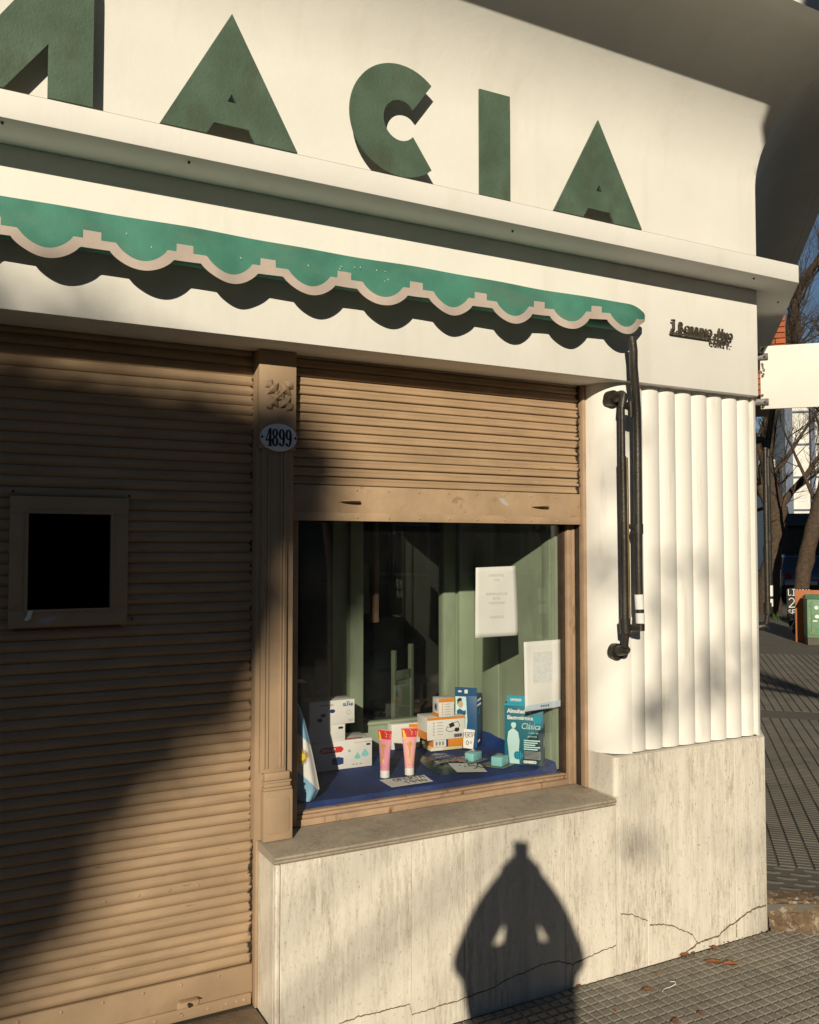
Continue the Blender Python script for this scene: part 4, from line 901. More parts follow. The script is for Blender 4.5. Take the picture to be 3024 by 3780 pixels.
# --- blister packs
def blister(label, FL, FM, FRr, zt, cardq):
    r = thing('blister_pack', label, 'blister pack', (*FM, ZC+.001), 'aqua boxes in clear blister packs')
    mb = MB(); q = [Vector((x, y, ZC+.002)) for x, y in cardq]; mb.add(q+[v+Vector((0, 0, .0008)) for v in q], [(0, 1, 2, 3), (4, 5, 6, 7), (0, 1, 5, 4), (1, 2, 6, 5), (2, 3, 7, 6), (3, 0, 4, 7)]); mb.build('backing_card', mat('dull_olive_card', (.20, .22, .17), .3), r)
    a, b, c = (Vector((*p, 0)) for p in (FL, FM, FRr)); d = a+c-b
    bx = MB(); bx.add([p+Vector((0, 0, z)) for z in (ZC+.003, zt) for p in (a, b, c, d)], [(0, 1, 2, 3), (4, 5, 6, 7), (0, 1, 5, 4), (1, 2, 6, 5), (2, 3, 7, 6), (3, 0, 4, 7)])
    bx.build('plastic_case', AQUA, r, bevel=.006, seg=3)
    ct = (a+b+c+d)/4
    fz = Face(Vector((ct.x, ct.y, zt)), (c-b), (a-b) - (a-b).project(c-b)); fz.ell(0, .0, .018, .012).build('top_label', PALEC, r)
    sh_ = MB(); k = 1.09; sh_.add([ct+(p-ct)*k+Vector((0, 0, z)) for z in (ZC+.0032, zt+.003) for p in (a, b, c, d)], [(4, 5, 6, 7), (0, 1, 5, 4), (1, 2, 6, 5), (2, 3, 7, 6), (3, 0, 4, 7)])
    sh_.build('clear_shell', FILM, r, bevel=.004)
blister('aqua plastic box in a clear pack, left of the two', (1.989, 3.245), (2.010, 3.207), (2.076, 3.238), .779, [(1.93, 3.27), (1.985, 3.185), (2.105, 3.235), (2.05, 3.31)])
blister('aqua plastic box in a clear pack, next to the teal heating pad box', (2.042, 3.122), (2.071, 3.082), (2.124, 3.110), .783, [(1.988, 3.165), (2.067, 3.063), (2.155, 3.108), (2.09, 3.19)])
# --- dark plastic bag
bagp = [(1.827, 3.341), (1.795, 3.22), (1.79, 3.10), (1.87, 3.085), (1.950, 3.138), (1.985, 3.25), (2.005, 3.36), (1.96, 3.43), (1.88, 3.42)]
r = thing('plastic_bag', 'crumpled dark green printed plastic bag lying on the blue cloth', 'bag', (1.89, 3.25, ZC))
bc = Vector((sum(p[0] for p in bagp)/9, sum(p[1] for p in bagp)/9, 0)); mb = MB(); rg = random.Random(21); rings = []
for k in range(7):
    s_ = 1-k/6.0; ring = []
    for j in range(36):
        t = j/36*9; i = int(t); p = Vector((*bagp[i % 9], 0)).lerp(Vector((*bagp[(i+1) % 9], 0)), t-i)
        q = bc+(p-bc)*max(.02, s_); z = ZC+.002+.016*(1-s_**3)+(rg.uniform(-.004, .004) if 0 < k < 6 else 0)
        ring.append((q.x, q.y, z))
    rings += ring
mb.add(rings, [(k*36+j, k*36+(j+1) % 36, (k+1)*36+(j+1) % 36, (k+1)*36+j) for k in range(6) for j in range(36)])
mb.build('bag_film', mat('dark_green_plastic', (.018, .05, .045), .25, .4, 25, .4, 60, spec=.6), r, smooth=35)
fb = Face((1.845, 3.19, ZC+.024), (1, .05, 0), (0, 1, 0)); fb.ell(.055, .085, .055, .035).build('printed_oval', NAVY, r); fb.stroke([(.022, .082), (.034, .094), (.042, .080), (.054, .096), (.064, .080), (.076, .095), (.086, .082)], .005, None, .0009, .0013).build('brand_mark', PALEB, r)
fb.poly([(-.02, .0), (.13, .01), (.14, .045), (-.015, .04)]).build('label_strip', GREY, r); fb.script('REFORZADO', .0, .012, .024, .0034, sp=.58).build('writing', INK, r); fb.rect(.05, -.008, .13, .002).build('red_line', RED, r)
# --- flag
fg = thing('flag', 'light blue and white flag with golden sun, draped in the window corner', 'flag', (1.16, 2.99, ZC))
def flag_pt(u, v):
    z = ZC+.004+.352*(1-v); wdt = .010+.098*v**.75 - (.03*max(0, v-.9)/.1)
    x = 1.131+wdt*u; y = 2.998+.030*math.sin(u*7.5)*(.25+.75*v)*.5+.02*v*(1-u)
    return Vector((x, y, z))
def stripe(lo, hi, m, nm):
    q = MB(); NU, NV = 44, 130; idx = {}
    for j in range(NV):
        for i in range(NU):
            u, v = (i+.5)/NU, (j+.5)/NV; p = flag_pt(u, v); s_ = (p.z-ZC)+1.0*(p.x-1.131)
            if lo <= s_ < hi:
                c4 = []
                for a, b in ((i, j), (i+1, j), (i+1, j+1), (i, j+1)):
                    if (a, b) not in idx: idx[(a, b)] = len(q.v); q.v.append(flag_pt(a/NU, b/NV))
                    c4.append(idx[(a, b)])
                q.f.append(c4)
    o = q.build(nm, m, fg, smooth=80); md = o.modifiers.new('thickness', 'SOLIDIFY'); md.thickness = .0012
stripe(-1, .128, SKYB, 'lower_stripe'); stripe(.128, .262, FWHITE, 'middle_stripe'); stripe(.262, 9, SKYB, 'upper_stripe')
fsun = Face((1.155, 2.985, ZC+.166), (1, 0, 0)); q = MB(); fsun.ell(0, 0, .0125, .0125, 0, .001, q); q.build('sun_disc', YELLOW, fg)
q = MB()
for k in range(28):
    a = 2*math.pi*k/28; r0, r1, w_ = .0135, .031 if k % 2 else .027, .0016
    fsun.poly([(r0*math.cos(a-.09), r0*math.sin(a-.09)), (r1*math.cos(a), r1*math.sin(a)), (r0*math.cos(a+.09), r0*math.sin(a+.09))], 0, .0008, q)
q.build('sun_rays', GOLD, fg)
q = MB(); q.tube([(1.128, 2.992, ZC+.002), (1.130, 2.992, ZC+.42)], .004, 8); q.build('flag_stick', DARKW, fg)
# --- notices taped inside the glass
def notice(label, q, m):
    r = thing('paper_notice', label, 'notice', ((q[0][0]+q[1][0])/2, 2.972, min(p[1] for p in q)), 'paper notices taped to the window')
    mb = MB()
    def g(u, v):
        a = Vector((q[0][0], 0, q[0][1])).lerp(Vector((q[1][0], 0, q[1][1])), u); b = Vector((q[3][0], 0, q[3][1])).lerp(Vector((q[2][0], 0, q[2][1])), u)
        p = a.lerp(b, v); p.y = 2.9712+.0016*math.sin(u*5+v*2)**2+.001*v; return p
    mb.grid(10, 14, g); o = mb.build('sheet', m, r, smooth=60); md = o.modifiers.new('thickness', 'SOLIDIFY'); md.thickness = .0004; md.offset = 1
    return r
r = notice('white printed notice taped high on the window glass', [(1.877, 1.572), (2.069, 1.577), (2.082, 1.296), (1.875, 1.295)], PAPER)
fn = Face((1.975, 2.9706, 0), (1, 0, 0))
for body, z in (('ATENDEMOS', 1.535), ('PAMI', 1.516), ('PREPARACION DE', 1.461), ('RETAS', 1.443), ('MAGISTRALES', 1.425), ('GENERICOS', 1.369)):
    fn.text(body, 0, z, .0145, -.0004, .0002, sx=.86, align='CENTER').build('printed_line', FADED, r)
r = notice('bleached notice with pale blue foot, low on the window by the frame', [(2.106, 1.267), (2.2925, 1.269), (2.2915, .990), (2.113, .985)], PAPER)
fn = Face((2.116, 2.9706, .986), (1, 0, .02)); fn.poly([(.0, .002), (.174, .004), (.174, .030), (.001, .022)], -.0004, -.0001).build('blue_foot', PALEB, r)
for k in range(5): fn.rect(.074+k*.009, .010, .079+k*.009, .018, .0, .0003).build('printed_mark', NAVY, r)
fn.rect(.035, .11, .135, .235, -.0004, -.0001).build('faded_picture', mat('faded_picture_print', (.70, .72, .73), .8, .1, 90), r)

# ================================================================== THE SIDE STREET
# utility cabinet
cb = thing('utility_cabinet', 'green metal utility cabinet on a cement foot at the pavement edge', 'cabinet', side(11.5, 1.9, SW))
Mc = Matrix.Translation(side(11.2, 1.594)) @ Matrix(((N.x, U.x, 0, 0), (N.y, U.y, 0, 0), (0, 0, 1, 0), (0, 0, 0, 1)))
MB().box(0, .62, .02, .42, SW, SW+.12, Mc).build('cement_foot', WALK, cb, bevel=.01)
MB().box(-.004, .624, 0, .44, SW+.1205, .84, Mc).build('body', CABG, cb, bevel=.006)
rf = MB(); rf.add([Mc @ Vector(p) for p in ((-.03, -.03, .8405), (.65, -.03, .8405), (.65, .47, .8405), (-.03, .47, .8405), (.0, .2, .905), (.62, .2, .905))], [(0, 1, 2, 3), (0, 1, 5, 4), (2, 3, 4, 5), (0, 4, 3), (1, 2, 5)]); rf.build('roof', CABG, cb)
dr = MB().box(.055, .60, -.012, -.0005, .26, .80, Mc).build('door', CABG, cb, bevel=.004)
for z in (.30, .74): MB().box(.030, .052, -.016, -.0006, z-.02, z+.02, Mc).build('hinge', CABG, dr)
for k in range(3): MB().box(.12, .24, -.018, -.0125, .315+k*.022, .325+k*.022, Mc).build('louvre', CABG, dr)
fc = Face(Mc @ Vector((0, -.0122, 0)), N)
for a, b, ra, rb in ((.13, .70, .03, .03), (.14, .56, .035, .03), (.11, .49, .04, .012), (.2, .62, .02, .03)): fc.ell(a, b, ra, rb, .0002, .0006, seg=9).build('peeled_sticker', PAPER, dr)
bo = MB(); bo.box(-.12, .55, .52, .545, SW, .955, Mc); single('orange_board', bo, BOARD, 'orange brown board standing behind the green utility cabinet', 'board', bevel=.003)
# chalkboard
ck = thing('chalkboard', 'black chalkboard price sign reading limon, leaning near the cabinet', 'chalkboard', side(13.2, 1.7, SW))
fk_ = Face(side(13.2, 1.51, SW), N, Vector((.0, 0, 1))+U*.12)
fk_.poly([(.0, .80), (.06, .82), (.34, .825), (.40, .80), (.40, .01), (.10, .0), (.03, .12), (.0, .3)], 0, .025).build('board', CHALKB, ck, bevel=.004)
fk_.script('LIMON', .02, .69, .11, .012, sp=.68, h0=.0255, h1=.027).build('writing', CHALK, ck); fk_.script('2', .03, .47, .17, .014, h0=.0255, h1=.027).build('writing', CHALK, ck)
fk_.script('SE', .02, .34, .09, .012, sp=.7, h0=.0255, h1=.027).build('writing', CHALK, ck); fk_.script('SUI', .02, .24, .09, .012, sp=.6, h0=.0255, h1=.027).build('writing', CHALK, ck)
fk_.stroke(_arc(.13, .16, .045, .05, 200, -90, 10)+[(.19, .12), (.2, .04), (.15, .02)], .013, None, .0255, .027).build('flourish', CHALK, ck); fk_.script('*', .03, .05, .11, .013, h0=.0255, h1=.027).build('writing', CHALK, ck)

# trees -----------------------------------------------------------------
def bare_tree(label, path, radii, seed, limbs, twig_levels=4, group='bare street trees along the side street'):
    r = random.Random(seed); t = thing('street_tree', label, 'tree', path[0], group)
    tr = MB(); br = MB()
    pts = [Vector(p) for p in path]
    def wob(pts, rad):
        out = [];
        for i in range(len(pts)-1):
            for k in range(4):
                p = pts[i].lerp(pts[i+1], k/4); q = Vector((r.uniform(-1, 1), r.uniform(-1, 1), r.uniform(-.3, .3)))*rad[i]*.13
                out.append((p+q, rad[i]+(rad[i+1]-rad[i])*k/4))
        out.append((pts[-1], rad[-1])); return out
    w_ = wob(pts, radii); tr.tube([p for p, a in w_], [a*r.uniform(.93, 1.09) for p, a in w_], 14)
    def grow(p, d, L, rad, lev):
        n = 5; q = [p]; rs = [rad]; dd = d.copy()
        for k in range(n):
            dd = (dd+Vector((r.uniform(-1, 1), r.uniform(-1, 1), r.uniform(-.5, .8)))*.17).normalized(); q.append(q[-1]+dd*L/n); rs.append(rad*(1-.55*(k+1)/n))
        (tr if rad > .05 else br).tube(q, rs, 7 if rad > .04 else (5 if rad > .015 else 3), cap=False)
        if lev <= 0: return
        for k in range(4 if lev > 1 else 5):
            i = r.randint(1, n); dn = (dd+Vector((r.uniform(-1, 1), r.uniform(-1, 1), r.uniform(-.6, .9)))*.85).normalized()
            grow(q[i], dn, L*r.uniform(.5, .78), rs[i]*r.uniform(.5, .72), lev-1)
    for lp, lr, lev in limbs:
        lp = [Vector(p) for p in lp]; w_ = wob(lp, lr); tr.tube([p for p, a in w_], [a for p, a in w_], 9)
        d = (lp[-1]-lp[-2]).normalized(); grow(lp[-1], d, 1.5, lr[-1], lev)
        for k in range(2, len(w_), 2):
            dn = (d+Vector((r.uniform(-1, 1), r.uniform(-1, 1), r.uniform(-.6, .9)))*1.0).normalized(); grow(w_[k][0], dn, r.uniform(.9, 1.7), w_[k][1]*.34, lev-1)
    tr.build('trunk', BARK, t, smooth=70); br.build('crown', TWIG, t)
    return t
s_ = lambda t, o, z: side(t, o, z)
bare_tree('thick leaning bare street tree nearest, forking behind the awning arm', [s_(17.9, 1.60, .05), s_(17.9, 1.66, 1.2), s_(17.9, 1.80, 2.0), s_(17.9, 1.84, 2.6)], [.30, .20, .21, .24], 5,
    [([s_(17.9, 1.80, 2.4), s_(17.8, 1.66, 3.2), s_(17.8, 1.60, 3.9), s_(17.8, 1.78, 4.7), s_(17.9, 1.90, 5.5)], [.19, .16, .15, .12, .09], 4),
     ([s_(17.9, 1.85, 2.5), s_(18, 2.10, 2.9), s_(18, 2.45, 3.3)], [.12, .08, .06], 4),
     ([s_(17.8, 1.75, 2.3), s_(17.7, 1.45, 3.1), s_(17.6, 1.25, 3.9)], [.13, .10, .08], 3),
     ([s_(17.8, 1.84, 5.0), s_(17.8, 2.05, 5.95), s_(17.8, 2.14, 6.7), s_(17.8, 2.35, 7.6), s_(17.8, 2.85, 8.4)], [.12, .13, .11, .10, .07], 5),
     ([s_(17.9, 2.05, 5.7), s_(17.9, 2.28, 6.2), s_(17.9, 2.34, 6.9), s_(17.9, 2.30, 7.6)], [.11, .09, .08, .06], 5)])
bare_tree('slim brown street tree leaning right behind the chalkboard', [s_(15.5, 1.93, .05), s_(15.5, 2.02, .8), s_(15.5, 2.16, 1.6), s_(15.5, 2.36, 2.5), s_(15.5, 2.62, 3.3)], [.20, .155, .15, .145, .13], 9,
    [([s_(15.5, 2.55, 3.1), s_(15.6, 2.75, 3.9), s_(15.6, 2.8, 4.6)], [.11, .08, .06], 5), ([s_(15.5, 2.36, 2.5), s_(15.9, 2.2, 3.1), s_(16.2, 2.05, 3.6)], [.05, .035, .03], 5)])
bare_tree('dark far street tree at the end of the side street', [s_(33, 2.0, .05), s_(33, 2.1, 2.0), s_(33, 2.3, 4.0)], [.3, .22, .18], 14,
    [([s_(33, 2.3, 4.0), s_(33, 2.8, 6.0), s_(33, 3.1, 7.5)], [.15, .1, .07], 4), ([s_(33, 2.2, 3.6), s_(33, 3.6, 5.0), s_(33, 4.2, 6.0)], [.12, .09, .06], 4), ([s_(33, 2.2, 3.0), s_(33, 3.4, 3.4), s_(33, 4.4, 4.2)], [.08, .05, .04], 4)])
# grass tuft with a dead leaf at the tree's foot
gt = MB(); rg = random.Random(4)
for k in range(90):
    c = s_(16.4+rg.uniform(-.25, .25), 1.75+rg.uniform(-.18, .25), SW); a = rg.uniform(0, 6.3); h_ = rg.uniform(.06, .2); d = Vector((math.cos(a), math.sin(a), 0))
    gt.add([c-d.cross(Vector((0, 0, 1)))*.008, c+d.cross(Vector((0, 0, 1)))*.008, c+d*h_*.5+Vector((0, 0, h_))], [(0, 1, 2)])
single('grass_tuft', gt, GRASS, 'green weeds growing at the foot of the leaning tree', 'weeds')
# parked car: dark hatchback seen from behind between the trunks
def car(label, t, o):
    r = thing('parked_car', label, 'car', s_(t+2, o+.85, 0)); f_ = lambda a, b, z: s_(t+b, o+a, z)
    prof_ = [(0, .25), (0, .75), (.1, .95), (.45, 1.40), (.9, 1.47), (1.9, 1.45), (2.6, 1.02), (3.5, .92), (3.9, .70), (3.95, .3)]
    b = MB(); n = len(prof_)
    for wdx in ((.0, 1.7),):
        vs = []
        for a, ins in ((0, 1), (.12, 0), (1.58, 0), (1.7, 1)):
            for y, z in prof_: vs.append(f_(a + (0 if z < 1.0 else (.12 if a < .5 else -.12)), y, z - (.04 if ins else 0)))
        b.add(vs, [(q*n+i, q*n+i+1, (q+1)*n+i+1, (q+1)*n+i) for q in range(3) for i in range(n-1)]+[tuple(range(n)), tuple(range(3*n, 4*n))]+[(q*n, (q+1)*n, (q+1)*n+n-1, q*n+n-1) for q in range(3)])
    b.build('body', CARP, r, bevel=.03)
    MB().add([f_(.28, .15, 1.0), f_(1.42, .15, 1.0), f_(1.35, .42, 1.36), f_(.35, .42, 1.36)], [(0, 1, 2, 3)]).add([f_(.26, .135, .99), f_(1.44, .135, .99), f_(1.37, .405, 1.37), f_(.33, .405, 1.37)], [(0, 1, 2, 3)]).build('rear_window', GLASSD, r)
    for a in (-.005, 1.705): MB().add([f_(a, .55, 1.0), f_(a, 2.3, 1.0), f_(a+(.11 if a < 0 else -.11), 1.8, 1.38), f_(a+(.11 if a < 0 else -.11), .7, 1.38)], [(0, 1, 2, 3)]).build('side_window', GLASSD, r)
    for y in (.75, 3.15):
        for a in (-.01, 1.51):
            w2 = MB().tube([f_(a, y, .31), f_(a+.2, y, .31)], .31, 20).build('wheel', RUBBER, r, smooth=40); MB().tube([f_(a-.006, y, .31), f_(a+.206, y, .31)], .18, 14).build('rim', GREY, w2)
    for a in (.12, 1.38): MB().box(0, .2, -.02, .03, .72, .92, Matrix.Translation(f_(a, .02, 0)) @ Matrix(((N.x, U.x, 0, 0), (N.y, U.y, 0, 0), (0, 0, 1, 0), (0, 0, 0, 1)))).build('tail_light', mat('dark_red_lens', (.12, .01, .01), .3), r)
    MB().box(.0, 1.66, -.05, .03, .38, .55, Matrix.Translation(f_(.02, .0, 0)) @ Matrix(((N.x, U.x, 0, 0), (N.y, U.y, 0, 0), (0, 0, 1, 0), (0, 0, 0, 1)))).build('bumper', RUBBER, r, bevel=.01)
    MB().box(.7, 1.0, -.056, -.0505, .56, .67, Matrix.Translation(f_(.0, .0, 0)) @ Matrix(((N.x, U.x, 0, 0), (N.y, U.y, 0, 0), (0, 0, 1, 0), (0, 0, 0, 1)))).build('number_plate', GREY, r)
    for a in (-.15, 1.72): MB().box(0, .14, 0, .09, .98, 1.08, Matrix.Translation(f_(a, 1.9, 0)) @ Matrix(((N.x, U.x, 0, 0), (N.y, U.y, 0, 0), (0, 0, 1, 0), (0, 0, 0, 1)))).build('mirror', CARP, r, bevel=.02)
    return r
car('dark blue parked hatchback seen between the tree trunks', 24.2, 2.52)
# covered market stall
st = thing('covered_stall', 'tall black tarpaulin covered street stall between the tree trunks', 'stall', s_(27, 3.3, SW))
MB().box(0, 1.5, 0, 1.5, .05, 2.35, Matrix.Translation(s_(26.5, 2.75, 0)) @ Matrix(((N.x, U.x, 0, 0), (N.y, U.y, 0, 0), (0, 0, 1, 0), (0, 0, 0, 1)))).build('cover', TARP, st, bevel=.06)
tp = MB(); tp.add([s_(26.3, 2.6, 2.36), s_(26.3, 4.4, 2.36), s_(28.2, 4.4, 2.36), s_(28.2, 2.6, 2.36), s_(27.2, 3.0, 2.78), s_(27.2, 4.0, 2.78)], [(0, 1, 5, 4), (1, 2, 5), (2, 3, 4, 5), (3, 0, 4), (0, 1, 2, 3)]); tp.build('canopy', TARP, st)
# neighbouring brick house: projecting bay with real courses
bk = thing('brick_house', 'orange brick upper bay of the neighbouring house above the white sign', 'building', s_(8.6, .4, 0))
MB().plan([tuple(s_(8.01, -.4, 0)[:2]), tuple(s_(8.01, .992, 0)[:2]), tuple(s_(10, .992, 0)[:2]), tuple(s_(10, -.4, 0)[:2])], 3.62, 7.0).build('bay_core', JOINT, bk)
MB().plan([tuple(s_(9.1, -.3, 0)[:2]), tuple(s_(9.1, .02, 0)[:2]), tuple(s_(16, .02, 0)[:2]), tuple(s_(16, -.3, 0)[:2])], 0, 7.0).build('wall', BLDW, bk)
Mk = Matrix.Translation(s_(8.0, 0, 0)) @ Matrix(((N.x, U.x, 0, 0), (N.y, U.y, 0, 0), (0, 0, 1, 0), (0, 0, 0, 1)))
b_full = None; b_half = None
def one_brick(L): 
    o = MB().box(0, L, 0, .05, 0, .062).build('brick', BRICK, None, bevel=.002, seg=1); o.data.transform(Matrix(((N.x, U.x, 0, 0), (N.y, U.y, 0, 0), (0, 0, 1, 0), (0, 0, 0, 1)))); return o
protos = {}; rbk = random.Random(6)
for row in range(26):
    z = 3.62+row*.073; a = .985; k = 0
    while a > .30:
        L = .115 if (k == 0 and row % 2) else .238
        key = L
        if key not in protos: o = protos[key] = one_brick(L)
        else: o = protos[key].copy(); COL.objects.link(o)
        o.parent = bk; o.location = s_(7.972+rbk.uniform(-.002, .002), a-L, z)-bk.location; a -= L+.012; k += 1
# white apartment block at the end of the street
wb = thing('apartment_block', 'tall white apartment block with blue grey pilasters at the street end', 'building', s_(60, 9, 0))
Mw = Matrix.Translation(s_(60, 0, 0)) @ Matrix(((N.x, U.x, 0, 0), (N.y, U.y, 0, 0), (0, 0, 1, 0), (0, 0, 0, 1)))
MB().box(6.5, 26, 0, 12, 0, 14.5, Mw).build('wall', BLDW, wb)
MB().box(5.3, 6.49, 2, 12, 0, 7.8, Mw).build('low_wing', BLDW, wb)
for a in (6.50, 8.10, 11.5, 15): MB().box(a, a+.48 if a < 7 else a+.24, -.35, -.002, 0, 14.6, Mw).build('pilaster', BLDB, wb)
for zz in (2.0, 4.4, 6.6, 8.8, 11.0, 13.0):
    MB().box(6.99, 8.09, -.12, -.002, zz-.25, zz-.15, Mw).build('sill_band', BLDB, wb); MB().box(8.35, 11.4, -.12, -.002, zz-.25, zz-.15, Mw).build('sill_band', BLDB, wb)
    for a in (8.55, 9.6, 12.2): w2 = MB().box(a, a+.7, -.05, -.002, zz, zz+1.2, Mw).build('window', BLDW, wb); MB().box(a+.06, a+.64, -.06, -.0505, zz+.06, zz+1.14, Mw).build('pane', GLASSD, w2)
for zz in (3.0, 5.2): w2 = MB().box(5.6, 6.3, 1.93, 1.998, zz, zz+1.2, Mw).build('window', BLDW, wb); MB().box(5.66, 6.24, 1.92, 1.9295, zz+.06, zz+1.14, Mw).build('pane', GLASSD, w2)
# overhead cables
for i, (o0, z0, o1, z1) in enumerate(((2.55, 5.55, 3.6, 7.35), (2.62, 5.45, 3.9, 7.15))):
    cbm = MB(); cbm.tube([s_(17, o0, z0).lerp(s_(15, o1, z1), k/8)-Vector((0, 0, .12*math.sin(math.pi*k/8))) for k in range(9)], .028, 6)
    single('overhead_cable', cbm, IRON, ('upper', 'lower')[i]+' of the two black overhead cables crossing the sky', 'cable', 'overhead cables')
th = MB().plan([tuple(s_(16.1, -.3, 0)[:2]), tuple(s_(16.1, .02, 0)[:2]), tuple(s_(50, .02, 0)[:2]), tuple(s_(50, -.3, 0)[:2])], 0, 6.0)
single('terrace_house', th, BLDW, 'low terrace wall continuing down the side street', 'building')

# ================================================================== LITTER ON THE PAVEMENT
def dead_leaf(x, y, L, W, a, label, curl=.3, z=.001):
    mb = MB(); ca, sa = math.cos(a), math.sin(a)
    def g(u, v):
        s2 = (v-.5)*2; wv = W*math.sin(math.pi*min(.98, u*.96+.02))**.8*(1+.12*math.sin(u*19+v*5)); lx, ly = (u-.5)*L, s2*wv/2
        return (x+lx*ca-ly*sa, y+lx*sa+ly*ca, z+.004+curl*abs(s2)**2*wv*.5+.12*L*(u-.5)**2)
    mb.grid(10, 6, g); mb.tube([(x-L*.5*ca, y-L*.5*sa, z+.006), (x-L*.68*ca, y-L*.68*sa, z+.004)], .0009, 5)
    single('dead_leaf', mb, LEAFB, label, 'leaf', 'dead leaves on the pavement', smooth=60)
for i, (x, y, L, W, a, lab) in enumerate((
        (2.693, 2.692, .05, .03, .1, 'small brown leaf against the foot of the travertine base'), (2.748, 2.592, .072, .036, -.5, 'largest brown leaf on the pavement, left of a touching pair'),
        (2.790, 2.545, .062, .034, -.6, 'curled brown leaf, right of a touching pair on the pavement'), (2.479, 2.625, .028, .014, -.9, 'small orange brown leaf just in front of the base'),
        (2.357, 2.549, .038, .022, -.3, 'brown leaf with a dark curled edge near the shadow'), (2.153, 2.493, .022, .012, 1.2, 'tiny brown leaf at the edge of the photographer shadow'),
        (2.408, 2.338, .030, .018, .8, 'brown leaf lying near the bottom edge of the picture'), (2.294, 2.343, .040, .018, .2, 'brown leaf cut by the bottom edge of the picture'),
        (2.149, 2.690, .034, .016, .3, 'brown leaf against the base beside the photographer shadow'), (2.704, 2.392, .018, .010, .4, 'tiny pale brown leaf far out on the pavement'),
        (2.852, 2.685, .04, .02, .6, 'brown leaf scraps below the crack in the base'))):
    dead_leaf(x, y, L, W, a, lab, curl=.5 if i in (2, 4) else .25)
wr = MB(); wr.tube([(2.400, 2.515, .004), (2.425, 2.530, .003), (2.452, 2.528, .004), (2.478, 2.525, .010), (2.483, 2.535, .014), (2.474, 2.545, .012), (2.478, 2.556, .006)], .0012, 6)
single('string', wr, PAPER, 'short curl of white string on the pavement', 'string')
rl = random.Random(12)
gr = MB()
for k in range(60):
    x = rl.uniform(2.72, 3.2); y = rl.uniform(2.655, 2.705); s2 = rl.uniform(.0015, .005); c = Vector((x, y, s2*.5))
    gr.tube([c-Vector((s2, 0, 0)), c+Vector((s2*rl.uniform(.5, 1.5), rl.uniform(-s2, s2), s2*.3))], s2*.45, 5)
tag(gr.build('debris', EARTH), 'crumbs of earth and dry leaf along the foot of the base', 'debris', kind='stuff')

# ================================================================== BEHIND THE CAMERA
# the photographer, whose shadow falls on the base
RG = Vector((math.cos(_a), -math.sin(_a), 0)); FW = Vector((math.sin(_a), math.cos(_a), 0))
def bp(a, c, z): return Vector((0, 0, z)) + RG*a - FW*c
pr_ = thing('person', 'person in dark jacket holding a phone up to take the photograph', 'person', bp(0, .34, 0))
J = {'pelvis': (bp(0, .38, .93), .17, .14), 'waist': (bp(0, .37, 1.06), .16, .13), 'chest': (bp(0, .36, 1.20), .165, .135), 'neckb': (bp(0, .345, 1.35), .10, .09), 'neck': (bp(0, .33, 1.43), .07, .07),
     'jaw': (bp(0, .30, 1.50), .066, .078), 'head': (bp(0, .305, 1.565), .076, .092), 'crown': (bp(0, .315, 1.615), .05, .06)}
for sg, n in ((-1, 'l'), (1, 'r')):
    J['sh'+n] = (bp(.150*sg, .350, 1.345), .088, .088); J['el'+n] = (bp(.196*sg, .215, 1.305), .056, .056); J['fa'+n] = (bp(.118*sg, .12, 1.435), .066, .066); J['fm'+n] = (bp(.080*sg, .09, 1.485), .066, .066); J['wr'+n] = (bp(.047*sg, .062, 1.530), .060, .060); J['pa'+n] = (bp(.034*sg, .045, 1.575), .040, .036)
    J['hip'+n] = (bp(.09*sg, .38, .88), .105, .11); J['kn'+n] = (bp(.10*sg, .37, .48), .075, .075); J['an'+n] = (bp(.11*sg, .40, .09), .055, .06); J['toe'+n] = (bp(.125*sg, .24, .045), .045, .032)
E_ = [('pelvis', 'waist'), ('waist', 'chest'), ('chest', 'neckb'), ('neckb', 'neck'), ('neck', 'jaw'), ('jaw', 'head'), ('head', 'crown')]
for n in 'lr': E_ += [('chest', 'sh'+n), ('sh'+n, 'el'+n), ('el'+n, 'fa'+n), ('fa'+n, 'fm'+n), ('fm'+n, 'wr'+n), ('wr'+n, 'pa'+n), ('pelvis', 'hip'+n), ('hip'+n, 'kn'+n), ('kn'+n, 'an'+n), ('an'+n, 'toe'+n)]
ks = list(J); me = bpy.data.meshes.new('body'); me.from_pydata([J[k][0]-pr_.location for k in ks], [(ks.index(a), ks.index(b)) for a, b in E_], [])
bo_ = bpy.data.objects.new('body', me); COL.objects.link(bo_); bo_.parent = pr_; me.materials.append(CLOTHES)
md = bo_.modifiers.new('skin', 'SKIN'); md.use_smooth_shade = True
for i, k in enumerate(ks): me.skin_vertices[0].data[i].radius = J[k][1:]
me.skin_vertices[0].data[0].use_root = True
md = bo_.modifiers.new('sub', 'SUBSURF'); md.levels = 2; md.render_levels = 2
hd = MB(); hd.grid(20, 10, lambda u, v: bp(.084*math.cos(2*math.pi*u)*math.sin(math.pi*(.03+.52*v)), .312-.10*math.sin(2*math.pi*u)*math.sin(math.pi*(.03+.52*v)), 1.565+.104*math.cos(math.pi*(.03+.52*v))))
hd.build('hair', HAIR, pr_, smooth=70)
for sg in (-1, 1):
    h_ = MB(); h_.tube([bp(.055*sg, .055, 1.565), bp(.046*sg, .034, 1.582), bp(.040*sg, .028, 1.596)], [.026, .026, .020], 10)
    for k in range(4):
        z = 1.612-.018*k; h_.tube([bp(.042*sg, .030, z-.010), bp(.038*sg, .020, z), bp(.033*sg, .0205, z+.001), bp(.024*sg, .0215, z+.001-.002*k)], [.0088, .0085, .008, .007], 8)
    h_.tube([bp(.044*sg, .042, 1.588), bp(.032*sg, .040, 1.604), bp(.020*sg, .036, 1.614)], [.011, .010, .008], 8)
    h_.build('hand', SKINH, pr_, smooth=60)
